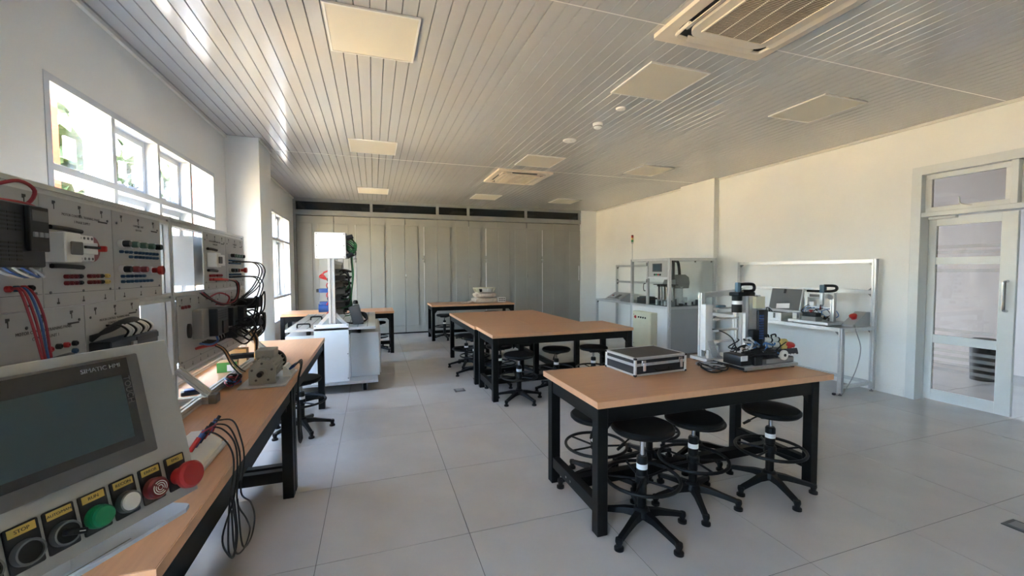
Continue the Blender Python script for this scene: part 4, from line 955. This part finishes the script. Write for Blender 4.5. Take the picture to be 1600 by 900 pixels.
# tower
tw = MB().prof((.0, .085, .0365), (.0, .085, .525), .06).build('tower_profile', 'alu', st)
MB().prof((.10, .10, .0365), (.10, .10, .53), .065).build('tower_profile', 'alu', st)
MB().box(.032, .066, .06, .10, .0365, .52, .002, 1).build('guide_rail', 'alu', tw)
MB().box(.135, .158, .07, .135, .0365, .50, .002, 1).build('side_plate', 'whitemetal', tw)
MB().box(.045, .135, .03, .0655, .43, .52).build('upper_plate', 'beigebox', tw)
ch = MB().box(.046, .142, .005, .029, .06, .42, .008).build('cable_chain', 'rubber', st)
for k in range(10): MB().box(.05, .09, -.004, .0048, .20+k*.019, .212+k*.019, .002, 1).build('chain_link', 'blue', ch)
MB().box(-.01, .055, .005, .05, .15, .27, .004, 1).build('drive_box', 'blackplastic', st)
gp = MB().box(-.11, .06, .05, .14, .526, .555, .006).build('gripper_arm', 'blackplastic', st)
MB().cyl((-.07, .10, .40), (-.07, .10, .525), .036, n=20).build('gripper_motor', 'blackplastic', gp)
MB().cyl((-.07, .10, .462), (-.07, .10, .49), .0368, n=20).build('motor_band', 'paper', gp)
MB().tube([(-.05, .095, .556), (-.05, .095, .60), (-.03, .095, .615), (.07, .095, .615), (.095, .095, .60), (.095, .095, .575), (.07, .095, .562), (-.02, .095, .562)], .012, 8, 3).build('hose_loop', 'rubber', gp)
MB().box(-.085, -.055, .08, .11, .556, .63, .006).build('gripper_finger', 'tealdark', gp)
MB().box(.105, .26, -.015, .05, .0785, .128, .003, 1).build('valve_mount', 'grey', st)
for k in range(2):
    vx = .115+k*.075
    vv = MB().cyl((vx, .012, .15), (vx+.058, .012, .143), .022, n=18).build('valve_unit', 'white', st)
    MB().cyl((vx-.004, .012, .192), (vx+.05, .012, .185), .019, n=18).build('valve_cylinder', 'white', vv)
    MB().cyl((vx+.05, .012, .185), (vx+.066, .012, .183), .020, n=18).build('valve_cap', 'rubber', vv)
    MB().cyl((vx+.058, .012, .143), (vx+.068, .012, .142), .0225, n=18).build('valve_cap', 'rubber', vv)
    MB().tube([(vx, .012, .205), (vx-.015, .005, .222), (vx+.02, .0, .228), (vx+.04, .01, .208)], .006, 6).build('valve_hose', 'rubber', vv)
rn = random.Random(21)
for k in range(26):
    x, y = rn.uniform(-.24, .12), rn.uniform(-.11, .05); z = rn.uniform(.09, .15)
    pts = [(x, y, z)]
    for j in range(4): x += rn.uniform(-.05, .08); y = max(-.13, min(.05, y+rn.uniform(-.05, .05))); z = max(.085, min(.21, z+rn.uniform(-.04, .05))); pts.append((x, y, z))
    MB().tube(pts, .0045 if k % 3 else .007, 6).build('cable', ('rubber', 'bluetube', 'rubber', 'cableG', 'rubber')[k % 5], st)
for k in range(6): MB().box(-.12+k*.035, -.095+k*.035, -.02+rn.uniform(-.03, .03), .02, .106, .14+rn.uniform(0, .05), .003, 1).build('sensor', ('white', 'alu', 'bluetube', 'alu', 'white', 'rubber')[k], st)
for k in range(7):
    z = .10+.012*(k % 3); MB().tube([(-.20+.02*k, -.09+.01*k, z), (-.10+.02*k, -.125+.012*k, z+.02), (.0+.01*k, -.128+.014*k, z+.015), (.08, -.11+.02*k, z+.012), (.13, -.06+.012*k, z)], .011, 7).build('cable_bundle', 'rubber', st)
# cable tangle in front of the station
tg = thing('cable_tangle', 'tangle of grey and black cables with connectors left of the handling station', 'cable', (2.31, 2.37, TH))
for k in range(8):
    c = ('cableG', 'rubber')[k % 2]; r_ = .0048 if c == 'rubber' else .0058
    MB().tube(loops((.045*rn.uniform(-1, .6), .05*rn.uniform(-1.2, .6), r_+.002*k), .045+.025*(k % 4), 1, 40+k, .95, .04), r_, 7).build('cable', c, tg)
for (x, y, a, c) in ((.06, -.07, 20, 'grey'), (-.05, -.06, 60, 'cabgrey'), (.02, .05, -30, 'grey'), (.085, .0, 80, 'rubber')):
    MB().box(-.022, .022, -.010, .010, -.007, .009, .003, 1, mx=Matrix.Translation((x, y, .022)) @ Matrix.Rotation(R(a), 4, 'Z')).build('connector', c, tg)
# storage rack station at the back of the nearest table
sr = thing('storage_station', 'aluminium storage rack with four shelves at the back of the nearest table', 'training station', (2.66, 2.62, TH))
MB().box(-.22, .24, -.09, .09, .010, .034, .001, 1).build('base_plate', 'alu', sr)
for x in (-.19, .2):
    for y in (-.07, .07): MB().cyl((x, y, 0), (x, y, .0098), .012, n=10).build('foot', 'rubber', sr)
MB().prof((-.16, .03, .0345), (-.16, .03, .545), .04).build('post', 'alu', sr); MB().prof((.20, .03, .0345), (.20, .03, .525), .04).build('post', 'alu', sr)
MB().prof((-.139, .03, .525), (.20, .03, .5455), .04).build('top_beam', 'alu', sr)
MB().box(-.195, -.125, -.045, .009, .09, .455, .006).build('side_plate', 'whitemetal', sr)
for (z) in (.155, .245, .335, .42):
    sh_ = MB().box(-.124, .18, -.045, .005, z-.005, z+.005, .001, 1).build('shelf', 'alu', sr)
    MB().box(-.123, -.07, -.055, -.0455, z-.009, z+.008, .001, 1).build('shelf_stop', 'white', sh_)
MB().box(-.06, .02, -.035, -.005, .4255, .445, .006).build('workpiece', 'tealdark', sr)
MB().tube([(-.14, .01, .26), (-.05, -.06, .24), (.05, -.07, .18), (.1, -.06, .10)], .005, 6).build('cable', 'rubber', sr)
for x in (-.19, -.16, -.10): MB().box(x, x+.022, -.075, -.05, .0345, .10+.03*(x > -.17), .002, 1).build('bracket', 'alu', sr)
for k in range(5): MB().tube([(-.18+.012*k, -.06, .17), (-.175+.012*k, -.08, .10), (-.16+.015*k, -.085, .06), (-.14+.02*k, -.08, .04)], .0045, 6).build('cable', 'cableG', sr)
# ================================================================ aluminium benches along the right wall
def alu_bench(y0, y1, label):
    t = thing('profile_bench', label, 'bench', (5.20, y0, 0), 0, 'slotted aluminium benches on the right wall')
    L = y1-y0; D = .60; p = .045; zt = .80
    for x in (p/2, D-p/2):
        for y in (p/2, L-p/2):
            if x > .3: MB().prof((x, y, .03), (x, y, 1.62), p).build('upright', 'alu', t)
            else: MB().prof((x, y, .03), (x, y, zt-.001), p).build('leg', 'alu', t)
            MB().lathe([(.02, 0), (.02, .008), (.007, .012), (.007, .03)], (x, y, 0), n=10).build('levelling_foot', 'greydark', t)
    for y in (p/2, L-p/2):
        MB().prof((p+.0005, y, zt-p/2), (D-p-.0005, y, zt-p/2), p).build('end_rail', 'alu', t)
        MB().prof((p+.0005, y, .10), (D-p-.0005, y, .10), p*.8).build('low_rail', 'alu', t)
    for x in (p/2, D-p/2):
        MB().prof((x, p+.0005, zt-p/2), (x, L-p-.0005, zt-p/2), p).build('long_rail', 'alu', t)
    MB().prof((D-p/2, p+.0005, .10), (D-p/2, L-p-.0005, .10), p*.8).build('low_rail', 'alu', t)
    for z in (1.595, 1.215): MB().prof((D-p/2, p+.0005, z), (D-p/2, L-p-.0005, z), p).build('frame_rail', 'alu', t)
    for (y, s) in ((p, 1), (L-p, -1)):
        for (z, sz) in ((zt-p, -1),):
            for x in (p*.2, D-p*.8):
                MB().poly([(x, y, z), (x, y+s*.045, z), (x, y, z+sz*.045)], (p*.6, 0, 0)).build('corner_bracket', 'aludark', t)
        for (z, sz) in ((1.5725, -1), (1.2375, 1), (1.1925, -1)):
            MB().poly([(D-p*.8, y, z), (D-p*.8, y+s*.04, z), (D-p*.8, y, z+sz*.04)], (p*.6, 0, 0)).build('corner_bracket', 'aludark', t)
    MB().box(p+.001, D-p-.001, p+.001, L-p-.001, zt-.02, zt).build('bench_top', 'cabgrey', t)
    return t
alu_bench(3.33, 5.33, 'slotted aluminium bench with back frame beside the door, carrying the open grey case')
alu_bench(6.95, 8.98, 'slotted aluminium bench with back frame behind the glazed machine cabinet')
def console(x, y, label, jackc):
    t = thing('sloping_console', label, 'console', (x, y, .8005), 0, 'sloping control consoles on the benches')
    return t
c1 = console(5.42, 8.02, 'long sloping grey control console on the far aluminium bench', 0)
q = MB(); q.poly([(-.16, 0, 0), (.16, 0, 0), (.16, 0, .17), (.10, 0, .17), (-.16, 0, .03)], (0, .62, 0)); c1b = q.build('body', 'cabgrey', c1)
sl_ = math.atan2(.14, .26)
def onslope(u, v, w=0.0):  # u along y, v up the slope
    return Vector((-.16+v*math.cos(sl_)-w*math.sin(sl_), u, .03+v*math.sin(sl_)+w*math.cos(sl_)))
SM = frame_mx((0, -1, 0), (math.cos(sl_), 0, math.sin(sl_)), (-.16, 0, .03))
MB().box(-.30, -.18, .06, .20, .0005, .006, mx=SM).build('display', 'greydark', c1b)
for k in range(3): MB().box(-.52+k*.05, -.49+k*.05, .13, .16, .0005, .008, mx=SM).build('button', ('red', 'rubber', 'white')[k], c1b)
for k in range(8): MB().box(-.56+k*.06, -.54+k*.06, .03, .05, .0005, .006, mx=SM).build('socket', 'rubber', c1b)
# glazed machine cabinet
mc = thing('machine_cabinet', 'glazed aluminium machine cabinet with touch panel and robot arm inside', 'machine', (4.70, 5.72, 0))
CW, CL, CZ, CT = 1.0, 1.10, .86, 1.70
for x in (.0225, CW-.0225):
    for y in (.0225, CL-.0225):
        MB().prof((x, y, .03), (x, y, CT), .045).build('post', 'alu', mc)
        MB().lathe([(.022, 0), (.022, .03)], (x, y, 0), n=10).build('levelling_foot', 'rubber', mc)
for z in (CT-.0225, CZ-.01):
    for y in (.0225, CL-.0225): MB().prof((.0455, y, z), (CW-.0455, y, z), .044).build('cross_rail', 'alu', mc)
    for x in (.0225, CW-.0225): MB().prof((x, .0455, z), (x, CL-.0455, z), .044).build('long_rail', 'alu', mc)
MB().box(.046, CW-.046, .046, CL-.046, CZ-.03, CZ+.012).build('machine_deck', 'greydark', mc)
MB().box(.004, .012, .046, CL-.046, .06, CZ-.033).build('front_panel', 'whitemetal', mc)
MB().box(.046, CW-.046, .004, .012, .06, CZ-.033).build('side_panel', 'cabgrey', mc)
MB().box(.046, CW-.046, CL-.012, CL-.004, .06, CZ-.033).build('side_panel', 'cabgrey', mc)
MB().prof((.0225, .60, CZ+.013), (.0225, .60, CT-.046), .04).build('middle_post', 'alu', mc)
MB().box(.018, .024, .046, .579, 1.375, CT-.046).build('upper_panel', 'panelwhite', mc)
tpn = MB().box(.002, .0175, .21, .45, 1.465, 1.61, .003, 1).build('touch_panel', 'greydark', mc)
MB().box(.0005, .0018, .235, .425, 1.485, 1.592).build('screen', 'hmiscreen', tpn)
for k, c in enumerate(('rubber', 'red', 'green', 'rubber')):
    MB().lathe([(.017, 0), (.017, .012), (.001, .014)], (.0178, .25+k*.05, 1.415), (-1, 0, 0), 12).build('panel_button', c, mc)
MB().prof((.0225, .0455, 1.36), (.0225, .579, 1.36), .03).build('panel_rail', 'alu', mc)
MB().box(.02, .024, .046, .579, CZ+.013, 1.344).build('safety_glass', 'glass', mc)
MB().box(.02, .024, .621, CL-.046, CZ+.013, CT-.046).build('safety_glass', 'glass', mc)
MB().box(.046, CW-.046, .02, .024, CZ+.013, CT-.046).build('safety_glass', 'glass', mc)
for z in (1.30, CT-.10): MB().box(-.004, .0018, .585, .615, z-.03, z+.03, .003, 1).build('hinge', 'greydark', mc)
MB().tube([(.016, .66, 1.25), (-.02, .66, 1.24), (-.02, .66, 1.13), (.016, .66, 1.12)], .007, 8, 3).build('door_handle', 'aludark', mc)
for x in (.15, .55, .9):
    MB().box(x-.015, x+.015, .012, .0195, CT-.075, CT-.05, .002, 1).build('glass_clip', 'greydark', mc)
# inside: rows of cylinders, robot, tooling
for k in range(6):
    y = .10+k*.075
    s_ = MB().cyl((.17, y, CZ+.012), (.17, y, CZ+.34), .018, n=12).build('tube_stack', 'greydark' if k % 2 else 'aludark', mc)
    MB().box(.14, .20, y-.022, y+.022, CZ+.341, CZ+.37, .002, 1).build('stack_head', 'rubber', s_)
    MB().box(.11, .2, y-.02, y+.02, CZ+.013, CZ+.09+.02*(k % 2), .003, 1).build('stack_foot', ('grey', 'rubber', 'alu')[k % 3], s_)
MB().box(.08, .24, .06, .52, CZ+.371, CZ+.385).build('stack_bar', 'rubber', mc)
MB().box(.08, .3, .68, 1.0, CZ+.013, CZ+.12, .004, 1).build('feeder_tray', 'anthracite', mc)
MB().box(.1, .28, .72, .96, CZ+.121, CZ+.14, .003, 1).build('feeder_lid', 'greydark', mc)
rb = MB().lathe([(.11, CZ+.013), (.11, CZ+.05), (.08, CZ+.08), (.075, CZ+.30), (.09, CZ+.33)], (.62, .50, 0), n=24).build('robot_base', 'whitemetal', mc)
MB().poly([(.50, .42, CZ+.30), (.78, .42, CZ+.30), (.80, .42, CZ+.40), (.78, .42, CZ+.50), (.70, .42, CZ+.55), (.50, .42, CZ+.55)], (0, .17, 0)).build('robot_housing', 'grey', rb)
MB().poly([(.30, .44, CZ+.34), (.52, .44, CZ+.32), (.52, .44, CZ+.46), (.36, .44, CZ+.46)], (0, .13, 0)).build('robot_arm', 'cabgrey', rb)
MB().cyl((.36, .50, CZ+.10), (.36, .50, CZ+.34), .022, n=14).build('robot_spindle', 'chrome', rb)
MB().cyl((.45, .50, CZ+.46), (.45, .50, CZ+.77), .06, n=20).build('robot_motor', 'greydark', rb)
MB().tube([(.44, .50, CZ+.74), (.48, .47, CZ+.80), (.56, .46, CZ+.78), (.60, .47, CZ+.66), (.62, .48, CZ+.54)], .026, 10).build('robot_hose', 'rubber', rb)
for k in range(9):
    x, y = .35+.06*k, .12+.12*(k % 3); MB().box(x, x+.05, y, y+.06, CZ+.013, CZ+.05+.03*((k*7) % 4), .003, 1).build('tooling_block', ('rubber', 'alu', 'greydark', 'white')[k % 4], mc)
# front electrical box
eb = MB().box(-.13, .0035, .30, .83, .08, .745, .004, 1).build('electrical_box', 'beigebox', mc)
MB().box(-.136, -.1305, .31, .82, .09, .735, .002, 1).build('box_door', 'beigebox', eb)
MB().lathe([(.03, 0), (.03, .004), (.016, .005), (.016, .02), (.001, .022)], (-.1365, .74, .64), (-1, 0, 0), 18).build('main_switch', 'red', eb)
for k in range(4): MB().lathe([(.016, 0), (.016, .01), (.001, .012)], (-.1365, .64-k*.065, .645), (-1, 0, 0), 12).build('box_button', 'rubber', eb)
for z in (.15, .68): MB().lathe([(.008, 0), (.008, .003), (.001, .004)], (-.1365, .79, z), (-1, 0, 0), 8).build('lock', 'greydark', eb)
# stack light
MB().cyl((.02, CL-.02, CT+.0), (.02, CL-.02, CT+.30), .008, n=10).build('beacon_pole', 'alu', mc)
sg = MB().lathe([(.012, CT+.30), (.022, CT+.32), (.022, CT+.335)], (.02, CL-.02, 0), n=16).build('stack_light', 'cabgrey', mc)
for k, c in enumerate(('green', 'yellow', 'red')): MB().lathe([(.022, 0), (.022, .038)], (.02, CL-.02, CT+.336+k*.04), n=16).build('lamp', c, sg)
MB().lathe([(.022, 0), (.016, .012), (.001, .013)], (.02, CL-.02, CT+.456), n=16).build('cap', 'rubber', sg)
# ================================================================ things on the bench beside the door
oc2 = thing('open_case', 'open grey foam lined aluminium case with white paper on the bench', 'case', (5.42, 4.38, .8005))
q = MB(); q.box(-.17, .17, -.24, .24, 0, .012); q.box(-.17, -.158, -.24, .24, .012, .105); q.box(.158, .17, -.24, .24, .012, .105); q.box(-.158, .158, -.24, -.228, .012, .105); q.box(-.158, .158, .228, .24, .012, .105)
lo = q.build('lower_shell', 'alu', oc2)
MB().box(-.157, .157, -.227, .227, .0125, .085).build('foam', 'casegrey', oc2)
LM = Matrix.Translation((.172, 0, .107)) @ Matrix.Rotation(R(12), 4, 'Y')
ld_ = MB().box(.0, .035, -.24, .24, 0, .33, .003, 1, mx=LM).build('lid', 'alu', oc2)
MB().box(-.004, -.0002, -.226, .226, .014, .316, mx=LM).build('lid_foam', 'casegrey', ld_)
MB().box(-.010, -.0045, .0, .035, .25, .315, .003, 1, mx=LM).build('lid_strap', 'rubber', ld_)
MB().box(-.006, -.0042, -.10, .10, .03, .10, mx=LM @ Matrix.Translation((-.01, 0, 0)) @ Matrix.Rotation(R(-5), 4, 'X')).build('paper_note', 'paper', ld_)
MB().tube([(-.171, .16, .06), (-.20, .155, .06), (-.20, .03, .06), (-.171, .025, .06)], .010, 8, 3).build('carry_handle', 'blackplastic', lo)
MB().box(-.182, -.1705, -.16, -.13, .03, .10, .003, 1).build('latch', 'chrome', lo)
for k in range(4): MB().tube([(-.05, .1-.02*k, .086), (-.03, .12-.02*k, .14), (.02, .1, .15-.01*k), (.06, .06+.02*k, .09)], .006, 6).build('cable', ('cleartube', 'rubber', 'cableG', 'rubber')[k], oc2)
hs = thing('gripper_station', 'small handling station with overhead gripper arm on the bench beside the door', 'training station', (5.41, 3.78, .8005))
MB().box(-.19, .17, -.27, .24, .01, .045, .002, 1).build('base_plate', 'alu', hs)
for x in (-.15, .13):
    for y in (-.23, .2): MB().cyl((x, y, 0), (x, y, .0098), .013, n=8).build('foot', 'rubber', hs)
MB().prof((.0, .13, .0455), (.0, .13, .39), .035).build('post', 'alu', hs); MB().prof((.0, -.20, .0455), (.0, -.20, .40), .045).build('post', 'alu', hs)
bm_ = MB().box(-.03, .03, -.225, .15, .3905, .402).build('beam', 'whitemetal', hs)
MB().box(-.02, .02, -.175, .11, .33, .385, .004, 1).build('slide_rail', 'whitemetal', hs); MB().box(-.024, -.0205, -.05, .08, .34, .375).build('slide_cover', 'greydark', hs)
MB().box(-.012, .012, -.175, .11, .20, .225, .002, 1).build('cross_beam', 'whitemetal', hs)
MB().box(-.03, .03, .02, .08, .2255, .28, .004, 1).build('cylinder_block', 'white', hs)
MB().tube([(-.02, .11, .415), (-.02, -.10, .418), (-.02, -.22, .43), (-.02, -.25, .46), (-.02, -.225, .49), (-.02, -.10, .49)], .017, 8, 4).build('energy_chain', 'rubber', hs)
gr = MB().box(-.05, .01, -.115, -.06, .40, .50, .008).build('gripper_head', 'tealdark', hs)
MB().box(-.06, -.02, -.11, -.07, .25, .399, .006).build('gripper_body', 'alu', gr)
MB().poly([(-.06, -.10, .25), (-.02, -.10, .25), (-.03, -.09, .17), (-.045, -.085, .17)], (0, .02, 0)).build('gripper_jaw', 'chrome', gr)
MB().cyl((-.05, -.20, .35), (.0, -.14, .36), .03, n=14).build('gripper_drive', 'alu', gr)
eb2 = MB().box(-.20, -.08, -.13, .05, .0455, .10, .004, 1).build('control_block', 'grey', hs)
MB().box(-.185, -.085, -.12, .05, .1005, .15, .006).build('button_box', 'rubber', eb2)
MB().lathe([(.012, 0), (.012, .012), (.024, .018), (.024, .03), (.001, .034)], (-.13, -.02, .1505), (0, 0, 1), 16).build('emergency_stop', 'red', eb2)
for k in range(12):
    x, y = rn.uniform(-.1, .1), rn.uniform(-.2, .18); MB().box(x, x+.04, y, y+.04, .0455, .07+.05*rn.random(), .003, 1).build('fixture', ('alu', 'rubber', 'greydark')[k % 3], hs)
for k in range(9):
    y = rn.uniform(-.18, .15); MB().tube([(-.05, y, .10), (-.07, y+.05, .16), (0, y-.04, .18+.08*rn.random()), (.05, y-.08, .12), (.02, y, .06)], .005, 6).build('cable', ('rubber', 'bluetube', 'cleartube')[k % 3], hs)
MB().box(-.12, -.115, .17, .23, .0455, .12).build('plate', 'white', hs)
c2 = thing('stop_console', 'sloping grey console with red emergency stop at the near end of the bench', 'console', (5.63, 3.375, .8005))
q = MB(); q.poly([(-.18, 0, 0), (.12, 0, 0), (.12, 0, .17), (.06, 0, .17), (-.18, 0, .02)], (0, .13, 0)); c2b = q.build('body', 'cabgrey', c2)
a2 = math.atan2(.15, .24); c_ = (-.06, .065, .095+.0005)
MB().lathe([(.03, 0), (.03, .004), (.022, .005), (.022, .02), (.04, .028), (.04, .045), (.001, .05)], c_, (-math.sin(a2), 0, math.cos(a2)), 22).build('emergency_stop', 'red', c2b)
cbx = thing('power_cable', 'thin white power cable drooping from the bench to the floor by the door', 'cable', (5.36, 3.36, 0))
MB().tube([(.14, .03, .83), (.05, -.045, .76), (.13, -.05, .55), (.06, -.05, .30), (-.05, -.03, .10), (-.12, -.01, .006), (-.17, .03, .006)], .005, 7, 6).build('cable', 'cableG', cbx)
MB().box(-.2, -.165, .015, .045, .001, .025, .004, 1).build('plug', 'rubber', cbx)
